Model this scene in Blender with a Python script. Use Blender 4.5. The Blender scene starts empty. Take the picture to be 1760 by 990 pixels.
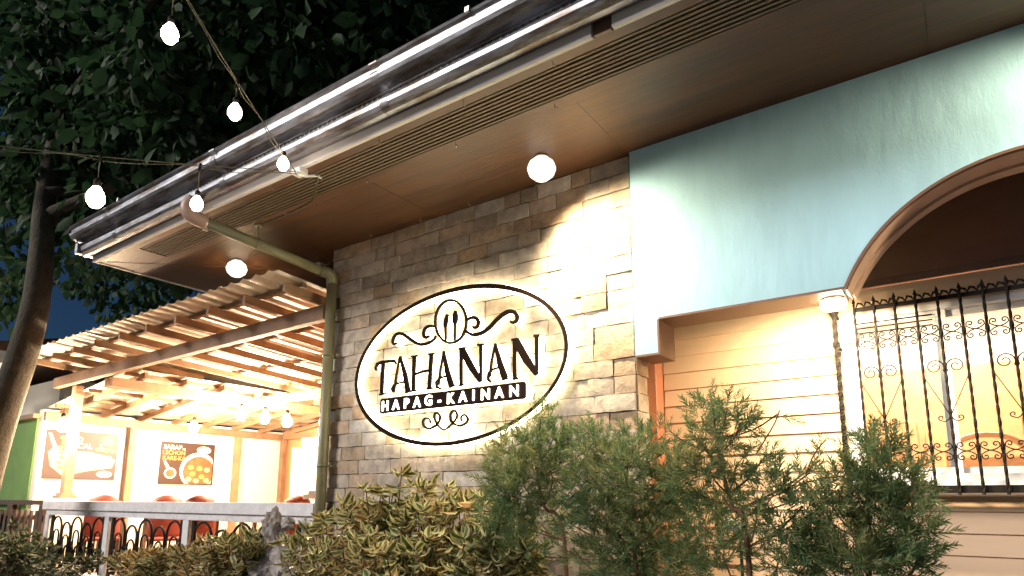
import bpy, bmesh, math, random
import numpy as np
from mathutils import Vector, Matrix, Quaternion
random.seed(7); rng = np.random.default_rng(7)
S = bpy.context.scene
COL = S.collection
R = math.radians

# ---------------------------------------------------------------- camera
FPX, PCX, PCY = 1111.3, 880.0, 660.0
yw, pt, rl = R(-35.02), R(10.14), R(0.178)
fwd = Vector((math.sin(yw)*math.cos(pt), math.cos(yw)*math.cos(pt), math.sin(pt)))
rt0 = Vector((math.cos(yw), -math.sin(yw), 0)); up0 = rt0.cross(fwd)
rgt = rt0*math.cos(rl)+up0*math.sin(rl); upv = -rt0*math.sin(rl)+up0*math.cos(rl)
CAM = Vector((0, 0, 1.6))
cd = bpy.data.cameras.new("camera"); cam = bpy.data.objects.new("camera", cd); COL.objects.link(cam)
cam.matrix_world = Matrix(((rgt.x, upv.x, -fwd.x, CAM.x), (rgt.y, upv.y, -fwd.y, CAM.y), (rgt.z, upv.z, -fwd.z, CAM.z), (0, 0, 0, 1)))
cd.sensor_width = 36; cd.lens = FPX/1760*36; cd.shift_y = 165/1760; cd.clip_end = 2000; cd.clip_start = 0.05
S.camera = cam

# ---------------------------------------------------------------- night sky, distant light, exposure
w = bpy.data.worlds.new("World"); S.world = w; w.use_nodes = True
nt = w.node_tree; bg = nt.nodes["Background"]
sky = nt.nodes.new("ShaderNodeTexSky"); sky.sky_type = 'NISHITA'; sky.sun_disc = False
SUN_EL, SUN_AZ = R(25), R(-38)                       # the light comes from in front of the facade, from the left
sdir = Vector((math.sin(SUN_AZ)*math.cos(SUN_EL), -math.cos(SUN_AZ)*math.cos(SUN_EL), math.sin(SUN_EL)))  # towards the light
sky.sun_elevation = SUN_EL; sky.sun_rotation = math.atan2(sdir.x, sdir.y)
tint = nt.nodes.new('ShaderNodeMix'); tint.data_type = 'RGBA'; tint.blend_type = 'MULTIPLY'; tint.inputs[0].default_value = 1; tint.inputs[7].default_value = (.42, .78, 1.25, 1)
nt.links.new(sky.outputs[0], tint.inputs[6]); nt.links.new(tint.outputs[2], bg.inputs[0]); bg.inputs[1].default_value = 0.012
sd = bpy.data.lights.new("street_light_sun", 'SUN'); sd.energy = 2.5; sd.angle = R(16.0); sd.color = (1, .92, .84)
so = bpy.data.objects.new("street_light_sun", sd); COL.objects.link(so)
so.rotation_euler = sdir.to_track_quat('Z', 'Y').to_euler(); so.location = (0, -10, 10)
S.view_settings.view_transform = 'Standard'; S.view_settings.look = 'None'
S.view_settings.exposure = 0.35; S.view_settings.gamma = 1
S.render.engine = 'CYCLES'
S.cycles.use_denoising = True
S.cycles.max_bounces = 7; S.cycles.diffuse_bounces = 4; S.cycles.sample_clamp_indirect = 6

# ---------------------------------------------------------------- helpers
def ray(u, v): return rgt*((u-PCX)/FPX) - upv*((v-PCY)/FPX) + fwd
def aY(u, v, Y): d = ray(u, v); return CAM + d*(Y/d.y)
def aZ(u, v, Z): d = ray(u, v); return CAM + d*((Z-1.6)/d.z)
def aX(u, v, X): d = ray(u, v); return CAM + d*(X/d.x)

def tag(o, label=None, cat=None, group=None, kind=None):
    if label: o['label'] = label
    if cat: o['category'] = cat
    if group: o['group'] = group
    if kind: o['kind'] = kind
    return o
def thing(name, label, cat, loc=(0, 0, 0), group=None):
    o = bpy.data.objects.new(name, None); COL.objects.link(o); o.location = loc; o.empty_display_size = .1
    return tag(o, label, cat, group)
def link(name, me, mat=None, parent=None, loc=(0, 0, 0), rot=None, scl=None):
    o = bpy.data.objects.new(name, me); COL.objects.link(o)
    if mat is not None and len(me.materials) == 0: me.materials.append(mat)
    if parent:                                         # all coordinates are written in world space
        wl = Vector((0, 0, 0)); p = parent
        while p: wl += p.location; p = p.parent
        o.parent = parent; o.location = Vector(loc)-wl
    else: o.location = loc
    if rot: o.rotation_euler = rot
    if scl: o.scale = scl
    return o
def mesh_from(verts, faces, name="m", smooth=False):
    me = bpy.data.meshes.new(name); me.from_pydata([tuple(v) for v in verts], [], faces); me.update()
    if smooth: me.polygons.foreach_set('use_smooth', [True]*len(me.polygons))
    return me
def bm_done(bm, name="m", smooth=False):
    me = bpy.data.meshes.new(name); bm.normal_update(); bm.to_mesh(me); bm.free()
    if smooth: me.polygons.foreach_set('use_smooth', [True]*len(me.polygons))
    return me
class MB:
    """collects shapes in world coordinates"""
    def __init__(s): s.v = []; s.f = []; s.sm = []
    def add(s, vs, fs, sm=False):
        n = len(s.v); s.v += [tuple(v) for v in vs]; s.f += [tuple(i+n for i in f) for f in fs]; s.sm += [sm]*len(fs); return s
    def box(s, a, b):
        x0, y0, z0 = a; x1, y1, z1 = b
        return s.add([(x0,y0,z0),(x1,y0,z0),(x1,y1,z0),(x0,y1,z0),(x0,y0,z1),(x1,y0,z1),(x1,y1,z1),(x0,y1,z1)],
              [(3,2,1,0),(4,5,6,7),(0,1,5,4),(1,2,6,5),(2,3,7,6),(3,0,4,7)])
    def beam(s, p, q, wd, ht, upd=Vector((0, 0, 1))):
        p, q = Vector(p), Vector(q); d = (q-p).normalized(); sd_ = d.cross(upd)
        if sd_.length < 1e-4: sd_ = d.cross(Vector((1, 0, 0)))
        sd_.normalize(); u_ = sd_.cross(d)
        vs = [c + sd_*(i*wd/2) + u_*(j*ht/2) for c in (p, q) for i, j in ((-1,-1),(1,-1),(1,1),(-1,1))]
        return s.add(vs, [(0,1,2,3),(7,6,5,4),(0,4,5,1),(1,5,6,2),(2,6,7,3),(3,7,4,0)])
    def tube(s, pts, r, n=8, cap=True):
        pts = [Vector(p) for p in pts]; m = len(pts); rr = r if isinstance(r, (list, tuple)) else [r]*m
        ref = None; vs = []; fs = []
        for i, p in enumerate(pts):
            t = (pts[min(i+1, m-1)]-pts[max(i-1, 0)])
            if t.length < 1e-9: t = Vector((0, 0, 1))
            t.normalize()
            if ref is None: ref = t.orthogonal().normalized()
            ref = (ref - t*ref.dot(t))
            if ref.length < 1e-6: ref = t.orthogonal()
            ref.normalize(); b = t.cross(ref)
            for k in range(n):
                a = 2*math.pi*k/n; vs.append(p + (ref*math.cos(a)+b*math.sin(a))*rr[i])
        for i in range(m-1):
            for k in range(n):
                k2 = (k+1) % n; fs.append((i*n+k, i*n+k2, (i+1)*n+k2, (i+1)*n+k))
        if cap: fs += [tuple(reversed(range(n))), tuple(range((m-1)*n, m*n))]
        return s.add(vs, fs, True)
    def lathe(s, c, prof, n=16, axis='Z'):
        vs = []; fs = []; m = len(prof)
        for r_, h in prof:
            for k in range(n):
                a = 2*math.pi*k/n
                d = (r_*math.cos(a), r_*math.sin(a), h) if axis == 'Z' else (r_*math.cos(a), h, r_*math.sin(a))
                vs.append((c[0]+d[0], c[1]+d[1], c[2]+d[2]))
        for i in range(m-1):
            for k in range(n):
                k2 = (k+1) % n; fs.append((i*n+k, i*n+k2, (i+1)*n+k2, (i+1)*n+k))
        return s.add(vs, fs, True)
    def prism(s, poly, y0, y1):
        """outline in x,z extruded along y (convex or simple concave)"""
        n = len(poly); vs = [(x, y0, z) for x, z in poly]+[(x, y1, z) for x, z in poly]
        fs = [tuple(range(n)), tuple(reversed(range(n, 2*n)))]+[(i, i+n, (i+1) % n+n, (i+1) % n) for i in range(n)]
        return s.add(vs, fs)
    def mesh(s, name="m"):
        me = bpy.data.meshes.new(name); me.from_pydata(s.v, [], s.f); me.update()
        me.polygons.foreach_set('use_smooth', s.sm)
        bm = bmesh.new(); bm.from_mesh(me); bmesh.ops.recalc_face_normals(bm, faces=bm.faces); bm.to_mesh(me); bm.free()
        return me
    def make(s, name, mat, parent=None, bevel=0):
        """mesh with its origin at its own centre"""
        me = s.mesh(name); c = sum((v.co for v in me.vertices), Vector())/max(1, len(me.vertices))
        me.transform(Matrix.Translation(-c)); me.materials.append(mat)
        o = link(name, me, None, parent, c)
        if bevel:
            m = o.modifiers.new('bevel', 'BEVEL'); m.width = bevel; m.segments = 1; m.limit_method = 'ANGLE'
        return o

def mat(name, col, rough=.7, metal=0, vary=.15, scale=6, bump=.2, bscale=40, obj_rand=0, ramp=None, dist=.01, stretch=(1,1,1), coat=0, dirt=None, spec=.5):
    m = bpy.data.materials.new(name); m.use_nodes = True; N = m.node_tree.nodes; L = m.node_tree.links
    b = N['Principled BSDF']; b.inputs['Roughness'].default_value = rough; b.inputs['Metallic'].default_value = metal
    b.inputs['Specular IOR Level'].default_value = spec; b.inputs['Coat Weight'].default_value = coat
    tc = N.new('ShaderNodeTexCoord'); mp = N.new('ShaderNodeMapping'); mp.inputs['Scale'].default_value = stretch
    L.new(tc.outputs['Object'], mp.inputs[0])
    oi = N.new('ShaderNodeObjectInfo')
    ad = N.new('ShaderNodeVectorMath'); ad.operation = 'ADD'
    sc = N.new('ShaderNodeVectorMath'); sc.operation = 'SCALE'; sc.inputs[0].default_value = (37, 19, 53); L.new(oi.outputs['Random'], sc.inputs['Scale'])
    L.new(mp.outputs[0], ad.inputs[0]); L.new(sc.outputs[0], ad.inputs[1])
    n1 = N.new('ShaderNodeTexNoise'); n1.inputs['Scale'].default_value = scale; n1.inputs['Detail'].default_value = 6; n1.inputs['Roughness'].default_value = .62
    L.new(ad.outputs[0], n1.inputs[0])
    if ramp:
        cr = N.new('ShaderNodeValToRGB'); e = cr.color_ramp.elements
        e[0].position, e[0].color = ramp[0][0], (*ramp[0][1], 1); e[1].position, e[1].color = ramp[-1][0], (*ramp[-1][1], 1)
        for p, c in ramp[1:-1]: q = e.new(p); q.color = (*c, 1)
        L.new(oi.outputs['Random'], cr.inputs[0]); base = cr.outputs[0]
    else:
        rg = N.new('ShaderNodeRGB'); rg.outputs[0].default_value = (*col, 1); base = rg.outputs[0]
    hs = N.new('ShaderNodeHueSaturation'); L.new(base, hs.inputs['Color'])
    mr = N.new('ShaderNodeMapRange'); mr.inputs[1].default_value = .3; mr.inputs[2].default_value = .7
    mr.inputs[3].default_value = 1-vary; mr.inputs[4].default_value = 1+vary; L.new(n1.outputs[0], mr.inputs[0])
    val = mr.outputs[0]
    if obj_rand:
        m2 = N.new('ShaderNodeMapRange'); m2.inputs[3].default_value = 1-obj_rand; m2.inputs[4].default_value = 1+obj_rand; L.new(oi.outputs['Random'], m2.inputs[0])
        mu = N.new('ShaderNodeMath'); mu.operation = 'MULTIPLY'; L.new(val, mu.inputs[0]); L.new(m2.outputs[0], mu.inputs[1]); val = mu.outputs[0]
    L.new(val, hs.inputs['Value']); out = hs.outputs[0]
    if dirt:
        n3 = N.new('ShaderNodeTexNoise'); n3.inputs['Scale'].default_value = dirt[1]; n3.inputs['Detail'].default_value = 8; n3.inputs['Roughness'].default_value = .7
        L.new(ad.outputs[0], n3.inputs[0]); r3 = N.new('ShaderNodeMapRange'); r3.inputs[1].default_value = dirt[2]; r3.inputs[2].default_value = dirt[2]+.15; r3.inputs[4].default_value = dirt[3]
        L.new(n3.outputs[0], r3.inputs[0]); mx = N.new('ShaderNodeMix'); mx.data_type = 'RGBA'; L.new(r3.outputs[0], mx.inputs[0]); L.new(out, mx.inputs[6]); mx.inputs[7].default_value = (*dirt[0], 1); out = mx.outputs[2]
    L.new(out, b.inputs['Base Color'])
    if bump:
        n2 = N.new('ShaderNodeTexNoise'); n2.inputs['Scale'].default_value = bscale; n2.inputs['Detail'].default_value = 8; n2.inputs['Roughness'].default_value = .65
        L.new(ad.outputs[0], n2.inputs[0]); bp = N.new('ShaderNodeBump'); bp.inputs['Strength'].default_value = bump; bp.inputs['Distance'].default_value = dist
        L.new(n2.outputs[0], bp.inputs['Height']); L.new(bp.outputs[0], b.inputs['Normal'])
        rr = N.new('ShaderNodeMapRange'); rr.inputs[3].default_value = max(0, rough-.1); rr.inputs[4].default_value = min(1, rough+.12)
        L.new(n1.outputs[0], rr.inputs[0]); L.new(rr.outputs[0], b.inputs['Roughness'])
    return m
def emit(name, col, s):
    m = bpy.data.materials.new(name); m.use_nodes = True; N = m.node_tree.nodes; N.clear()
    e = N.new('ShaderNodeEmission'); e.inputs[0].default_value = (*col, 1); e.inputs[1].default_value = s
    o = N.new('ShaderNodeOutputMaterial'); m.node_tree.links.new(e.outputs[0], o.inputs[0]); return m
def leafmat(name, c0, c1, c2, trans=.25, rough=.55):
    """colour differs from leaf to leaf"""
    m = bpy.data.materials.new(name); m.use_nodes = True; N = m.node_tree.nodes; L = m.node_tree.links
    b = N['Principled BSDF']; b.inputs['Roughness'].default_value = rough; b.inputs['Specular IOR Level'].default_value = .25
    g = N.new('ShaderNodeNewGeometry'); cr = N.new('ShaderNodeValToRGB'); e = cr.color_ramp.elements
    e[0].color = (*c0, 1); e[1].color = (*c2, 1); q = e.new(.55); q.color = (*c1, 1)
    tc = N.new('ShaderNodeTexCoord'); nz = N.new('ShaderNodeTexNoise'); nz.inputs['Scale'].default_value = 3.5; nz.inputs['Detail'].default_value = 3; L.new(tc.outputs['Object'], nz.inputs[0])
    r_ = N.new('ShaderNodeMapRange'); r_.inputs[1].default_value = .32; r_.inputs[2].default_value = .68; L.new(nz.outputs[0], r_.inputs[0])
    mx_ = N.new('ShaderNodeMix'); mx_.inputs[0].default_value = .5; L.new(g.outputs['Random Per Island'], mx_.inputs[2]); L.new(r_.outputs[0], mx_.inputs[3]); L.new(mx_.outputs[0], cr.inputs[0])
    L.new(cr.outputs[0], b.inputs['Base Color'])
    t = N.new('ShaderNodeBsdfTranslucent'); L.new(cr.outputs[0], t.inputs[0]); mx = N.new('ShaderNodeMixShader'); mx.inputs[0].default_value = trans
    o = N['Material Output']; L.new(b.outputs[0], mx.inputs[1]); L.new(t.outputs[0], mx.inputs[2]); L.new(mx.outputs[0], o.inputs[0]); return m

M = {}
M['stone'] = mat('split_face_stone', None, .8, vary=.34, scale=11, bump=.7, bscale=22, dist=.012, ramp=[(0, (.38, .31, .24)), (.25, (.50, .43, .36)), (.45, (.31, .25, .19)), (.62, (.45, .31, .20)), (.8, (.55, .50, .45)), (1, (.36, .26, .17))], dirt=((.12, .09, .07), 5, .6, .7))
M['mortar'] = mat('dark_mortar', (.10, .085, .07), .95, vary=.3, scale=12, bump=.6)
M['turq'] = mat('turquoise_paint', (.36, .62, .78), .66, vary=.09, scale=2.2, bump=.3, bscale=6, dist=.014, stretch=(1.7, 1, .55), dirt=((.25, .44, .52), 2.6, .54, .22))
M['trim'] = mat('brown_trim', (.16, .085, .055), .5, vary=.15, bump=.1, stretch=(1, 8, 8))
M['intrados'] = mat('tan_arch_lining', (.60, .42, .33), .45, vary=.12, bump=.1)
M['siding'] = mat('cream_siding', (.74, .53, .36), .6, vary=.06, scale=3, bump=.08, bscale=14, obj_rand=.05, stretch=(.4, 3, 3))
M['terracotta'] = mat('terracotta_post', (.50, .20, .11), .5, vary=.12, bump=.1)
M['soffit'] = mat('varnished_ply_soffit', (.10, .042, .017), .45, vary=.38, scale=4, bump=.3, bscale=14, stretch=(.25, 4, 4), dirt=((.10, .055, .035), 1.6, .52, .6))
M['slat'] = mat('vent_slat_brown', (.15, .105, .06), .6, vary=.15, bump=.1, obj_rand=.12, stretch=(.5, 6, 6))
M['darkvoid'] = mat('dark_vent_gap', (.02, .016, .013), .9, bump=0)
M['fascia'] = mat('off_white_fascia', (.80, .76, .74), .6, vary=.12, scale=4, bump=.25, stretch=(.4, 3, 3), dirt=((.40, .35, .30), 3, .6, .6))
M['gutter'] = mat('stainless_gutter', (.33, .34, .38), .44, metal=1, vary=.45, scale=6, bump=.3, bscale=8, dist=.008, stretch=(.5, 2.5, 2.5), dirt=((.13, .09, .06), 5, .46, .85))
M['roofmetal'] = mat('dark_roof_metal', (.10, .09, .09), .5, metal=.3)
M['pipe'] = mat('olive_painted_pipe', (.23, .22, .13), .38, vary=.15, scale=5, bump=.12, dirt=((.13, .11, .07), 7, .6, .6))
M['elbow'] = mat('rosy_brown_pipe_elbow', (.36, .24, .20), .42, vary=.15)
M['steel'] = mat('galvanised_steel', (.55, .53, .48), .35, metal=1, vary=.1)
M['wood'] = mat('pergola_timber', (.27, .16, .09), .62, vary=.28, scale=4, bump=.3, bscale=18, stretch=(1, 1, 1), obj_rand=.22, dirt=((.17, .10, .06), 5, .6, .55))
M['post'] = mat('painted_brown_post', (.44, .27, .17), .55, vary=.12)
M['sheet'] = mat('translucent_roof_sheet', (.62, .55, .45), .5, vary=.15, bump=.1, dirt=((.35, .29, .22), 3, .55, .6))
M['concrete'] = mat('white_painted_concrete', (.74, .74, .78), .8, vary=.13, scale=8, bump=.9, bscale=22, dist=.012, dirt=((.38, .36, .36), 7, .6, .6))
M['iron'] = mat('black_wrought_iron', (.018, .015, .014), .75, metal=0, vary=.3, bump=.2, bscale=90, spec=.15)
M['darkwood'] = mat('dark_stained_wood', (.07, .035, .02), .55, vary=.3, bump=.3, stretch=(3, 3, .5))
M['cream'] = mat('cream_wall_paint', (.78, .70, .60), .8, vary=.04, scale=2, bump=.1)
M['green'] = mat('green_wall_paint', (.13, .25, .06), .8, vary=.15, scale=3, bump=.2)
M['orange'] = mat('orange_wall_paint', (.55, .28, .13), .75, vary=.08)
M['floor'] = mat('tiled_floor_paint', (.30, .24, .19), .5, vary=.15)
M['paving'] = mat('grey_paving', (.07, .066, .062), .85, vary=.25, bump=.5)
M['soil'] = mat('brown_soil', (.07, .045, .03), .95, vary=.4, bump=1, bscale=30, dist=.03)
M['red'] = mat('red_orange_chair_plastic', (.20, .035, .018), .55, vary=.1)
M['tabletop'] = mat('dark_table_top', (.14, .07, .04), .35)
M['bark'] = mat('mottled_bark', (.085, .072, .05), .9, vary=.35, scale=5, bump=1, bscale=18, dist=.03, dirt=((.06, .05, .035), 4, .55, .7))
M['stem'] = mat('reddish_stem', (.16, .075, .045), .8, vary=.3)
M['rock'] = mat('weathered_coral_rock', (.42, .38, .37), .9, vary=.35, scale=7, bump=1, bscale=16, dist=.04, dirt=((.13, .10, .10), 6, .52, .9))
M['signface'] = mat('dark_bronze_sign_metal', (.02, .010, .007), .8, metal=0, vary=.1, bump=.05, spec=.08)
M['led'] = emit('warm_white_sign_led', (1, .88, .56), 10)
M['inlayglow'] = emit('letter_inlay_glow', (1, .93, .72), 8)
M['bulb'] = emit('string_bulb_glow', (1, .83, .66), 24)
M['bulb_in'] = emit('dining_bulb_glow', (1, .76, .50), 1150)
M['lamp'] = emit('soffit_lamp_glow', (1, .86, .66), 1.8)
M['porch'] = emit('porch_lamp_glow', (1, .84, .6), 22)
M['roomlamp'] = emit('room_ceiling_lamp_glow', (1, .88, .68), 60)
M['white'] = mat('white_aluminium', (.75, .76, .80), .4, vary=.05, bump=.05)
M['whiteplastic'] = mat('white_plastic', (.8, .79, .76), .45, vary=.04, bump=0)
M['cable'] = mat('olive_cable', (.10, .09, .05), .5, bump=0)
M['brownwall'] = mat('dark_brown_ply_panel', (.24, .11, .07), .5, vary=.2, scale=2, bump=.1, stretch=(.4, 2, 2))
M['roomwood'] = mat('honey_wood', (.40, .19, .085), .45, vary=.2)
M['poster1'] = mat('poster_print_brown', (.045, .018, .012), .5, vary=.25, scale=3, bump=0)
M['poster_food'] = mat('poster_print_food', (.50, .38, .2), .5, vary=.3, scale=8, bump=0)
M['poster_cream'] = mat('poster_print_cream', (.86, .80, .68), .5, vary=.1, scale=8, bump=0)
M['poster_green'] = mat('poster_print_green', (.10, .16, .05), .5, vary=.4, scale=9, bump=0)
M['poster_orange'] = mat('poster_print_orange', (.55, .26, .07), .5, vary=.1, bump=0)
M['poster_meat'] = mat('poster_print_meat', (.22, .08, .03), .5, vary=.35, scale=9, bump=0)
def glassmat():
    m = bpy.data.materials.new('window_glass'); m.use_nodes = True; N = m.node_tree.nodes; L = m.node_tree.links; N.clear()
    t = N.new('ShaderNodeBsdfTransparent'); t.inputs[0].default_value = (.93, .95, .95, 1); g = N.new('ShaderNodeBsdfGlossy'); g.inputs['Roughness'].default_value = .03
    f = N.new('ShaderNodeFresnel'); f.inputs[0].default_value = 1.5; x = N.new('ShaderNodeMixShader'); o = N.new('ShaderNodeOutputMaterial')
    L.new(f.outputs[0], x.inputs[0]); L.new(t.outputs[0], x.inputs[1]); L.new(g.outputs[0], x.inputs[2]); L.new(x.outputs[0], o.inputs[0]); return m
M['glass'] = glassmat()

def spot(name, loc, to, watts, size_deg, blend, col=(1, .80, .50), soft=.03, parent=None):
    d = bpy.data.lights.new(name, 'SPOT'); d.energy = watts; d.spot_size = R(size_deg); d.spot_blend = blend; d.color = col; d.shadow_soft_size = soft
    o = bpy.data.objects.new(name, d); COL.objects.link(o); q = (Vector(loc)-Vector(to)).to_track_quat('Z', 'Y')
    o.rotation_euler = q.to_euler()
    if parent: o.parent = parent; o.location = Vector(loc)-parent.location
    else: o.location = loc
    return o

# ================================================================ setting
g = MB().add([(-300, -300, 0), (300, -300, 0), (300, 300, 0), (-300, 300, 0)], [(0, 1, 2, 3)]).make('ground', M['paving']); tag(g, kind='structure')
b = MB().box((-12.2, 2.3, -.1), (3, 3.98, .12)).make('planting_bed', M['soil']); tag(b, kind='structure')
f = MB().box((-12, 4.12, 0), (-5.0, 9.0, .6)).make('dining_floor', M['floor']); tag(f, kind='structure')

# ================================================================ the restaurant building
WY = 4.0
bld = thing('restaurant_building', 'low restaurant with stone wall, turquoise arch wall and deep brown eaves', 'building', (-1, 5, 0))
# -- stone-clad wall
sw = MB().box((-4.99, WY+.03, 0), (-1.785, WY+.2, 4.05)).make('stone_wall', M['mortar'], bld)
def stone_mesh(wd, ht, dp, seed):
    r = random.Random(seed); nx, nz = 4, 2; vs = []; fs = []
    x0, x1, z0, z1 = -wd/2, wd/2, -ht/2, ht/2; tilt = r.uniform(-.003, .003); tl2 = r.uniform(-.003, .003)
    for j in range(nz+1):
        for i in range(nx+1):
            x = x0+(x1-x0)*i/nx; z = z0+(z1-z0)*j/nz; edge = i in (0, nx) or j in (0, nz)
            y = r.uniform(-.003, .003)+tilt*(2*i/nx-1)+tl2*(2*j/nz-1)+(.003 if edge else -.002)
            if edge: x += r.uniform(-.0025, .0025); z += r.uniform(-.003, .003)
            vs.append((x, y, z))
    for j in range(nz):
        for i in range(nx): a = j*(nx+1)+i; fs.append((a, a+1, a+nx+2, a+nx+1))
    ring = [i for i in range(nx+1)]+[j*(nx+1)+nx for j in range(1, nz+1)]+[nz*(nx+1)+i for i in range(nx-1, -1, -1)]+[j*(nx+1) for j in range(nz-1, 0, -1)]
    L_ = len(ring); n1 = len(vs); vs += [vs[k] for k in ring]; n0 = len(vs); vs += [(vs[k][0], dp, vs[k][2]) for k in ring]
    fs += [(n1+k, n0+k, n0+(k+1) % L_, n1+(k+1) % L_) for k in range(L_)]
    me = mesh_from(vs, fs, 'stone'); me.polygons.foreach_set('use_smooth', [k_ < nx*nz for k_ in range(len(fs))]); me.materials.append(M['stone']); return me
CH = .1235; widths = (.16, .2, .25, .31, .38, .46)
SM = {(i, k): stone_mesh(wd-.005, CH-.0055, .05, 100*i+k) for i, wd in enumerate(widths) for k in range(5)}
row = 0; z = 4.045
XR, XL = -1.785, -4.985
while z-CH > .9:
    x = XR; first = True
    while x-XL > .15:
        i = random.choices(range(6), (1.5, 2, 3, 3, 2.5, 1.5))[0] if not first else random.choice((0, 1, 3, 4))
        first = False
        wd = widths[i]
        if x-wd < XL+.12: wd_f = x-XL
        else: wd_f = wd
        if wd_f/wd > 1.7: i = min(5, i+2); 
        me = SM[(i, random.randrange(5))]
        link('stone', me, None, sw, (x-wd_f/2, WY+random.uniform(-.010, .006), z-CH/2), None, ((wd_f)/widths[i], 1, 1))
        x -= wd_f
    z -= CH; row += 1
ST = .1235
# return of the wall (faces right)
z = 4.045; k = 0
while z-CH > 1.1:
    d = .185; me = SM[(1, k % 5)]
    link('stone', me, None, sw, (-1.772+random.uniform(-.004, .002), WY+.105, z-CH/2), (0, 0, R(90)), (d/.2, 1, 1)); z -= CH; k += 1
# -- turquoise wall with arch
AC, AR = (.42, 2.404), .976
def arch_pts(r, n=40):
    a0 = math.asin((2.795-AC[1])/r); return [(AC[0]-r*math.cos(a), AC[1]+r*math.sin(a)) for a in [a0+(math.pi-2*a0)*i/n for i in range(n+1)]]
ap = arch_pts(AR)
xR = 2*AC[0]+1.584
outl = [(-1.758, 2.557), (-1.584, 2.557), (-1.584, 2.795)]+ap+[(xR, 2.795), (xR, 2.557), (xR+.174, 2.557), (xR+.174, 4.042), (-1.758, 4.042)]
bm = bmesh.new(); vf = [bm.verts.new((x, 3.955, z)) for x, z in outl]; fc = bm.faces.new(vf)
ex = bmesh.ops.extrude_face_region(bm, geom=[fc]); bmesh.ops.translate(bm, verts=[v for v in ex['geom'] if isinstance(v, bmesh.types.BMVert)], vec=(0, .24, 0))
bmesh.ops.recalc_face_normals(bm, faces=bm.faces); bmesh.ops.triangulate(bm, faces=bm.faces)
me = bm_done(bm, 'arched_wall'); me.materials.append(M['turq']); aw = link('arched_wall', me, None, bld)
def strip(pts, y0, y1, th, name, m_, parent):
    """lining board that follows an outline on its lower side"""
    mb = MB(); n = len(pts); q = []
    for i, p in enumerate(pts):
        a = Vector(pts[max(0, i-1)]); c = Vector(pts[min(n-1, i+1)]); t = (c-a).normalized(); nrm = Vector((t.y, -t.x)); q.append((p[0]+nrm.x*th, p[1]+nrm.y*th))
    vs = []
    for (a, c), (d, e) in zip(pts, q): vs += [(a, y0, c), (a, y1, c), (d, y1, e), (d, y0, e)]
    fs = []
    for i in range(n-1):
        for k in range(4): fs.append((i*4+k, i*4+(k+1) % 4, (i+1)*4+(k+1) % 4, (i+1)*4+k))
    fs += [(0, 1, 2, 3), ((n-1)*4+3, (n-1)*4+2, (n-1)*4+1, (n-1)*4)]
    return mb.add(vs, fs, False).make(name, m_, parent)
strip([(-1.757, 2.5565), (-1.583, 2.5565)], 3.950, 4.225, .014, 'trim_board', M['trim'], aw)
strip([(-1.5835, 2.545), (-1.5835, 2.7805)], 3.951, 4.226, -.013, 'trim_board', M['trim'], aw)
strip([(-1.583, 2.7945), (-.488, 2.7945)], 3.9502, 4.227, .014, 'trim_board', M['trim'], aw)
strip([(-.487, 2.7945)]+[(p[0], p[1]-.0005) for p in ap], 3.952, 3.985, .016, 'arch_edge', M['trim'], aw)
strip([(p[0], p[1]-.0007) for p in ap], 3.9852, 4.228, .012, 'arch_lining', M['intrados'], aw)
strip([(p[0], p[1]) for p in arch_pts(AR-.0125)], 4.15, 4.235, .016, 'arch_lining', M['intrados'], aw)
# -- porch side: terracotta post and lap siding
MB().box((-1.965, 4.56, .3), (-1.865, 4.70, 2.98)).make('corner_post', M['terracotta'], bld, .006)
MB().box((-2.5, 4.2, 0), (-2.0, 4.68, 4.03)).make('inner_wall', M['cream'], bld)
SY = 4.70
sidw = MB().box((-2.0, SY+.03, .2), (-.62, SY+.12, 2.985)).box((-.62, SY+.03, .2), (2.6, SY+.12, 1.70)).box((-.62, SY+.03, 2.83), (2.6, SY+.12, 2.985)).box((1.45, SY+.03, 1.70), (2.6, SY+.12, 2.83)).make('siding_wall', M['siding'], bld)
def lap(x0, x1, zb, h=.127):
    # wedge board: thick at the lower edge
    vs = [(x0, SY-.004, zb), (x1, SY-.004, zb), (x1, SY+.028, zb), (x0, SY+.028, zb), (x0, SY+.012, zb+h+.008), (x1, SY+.012, zb+h+.008), (x1, SY+.028, zb+h+.008), (x0, SY+.028, zb+h+.008)]
    MB().add(vs, [(3,2,1,0),(4,5,6,7),(0,1,5,4),(1,2,6,5),(2,3,7,6),(3,0,4,7)]).make('siding_board', M['siding'], sidw)
for k in range(22):
    zb = 2.43+.127*4-.127*k-.0
    if zb+.127 > 2.98: continue
    o = random.uniform(-.003, .003)
    if zb < .3: break
    if zb+.127 <= 1.70 or zb >= 2.80: lap(-1.86, .72, zb); lap(.725, 2.6, zb)
    elif zb < 1.70: lap(-1.86, -.63, zb); lap(-.628, 2.6, zb, 1.70-zb-.01)
    else: lap(-1.86, -.63, zb); lap(1.46, 2.6, zb)
MB().box((-1.9, SY-.02, 2.985), (2.6, SY+.0, 3.03)).make('ceiling_trim', M['trim'], bld)
MB().box((-2.0, SY+.001, 3.0), (2.6, SY+.1, 4.04)).make('upper_wall_panel', M['brownwall'], bld)
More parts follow.
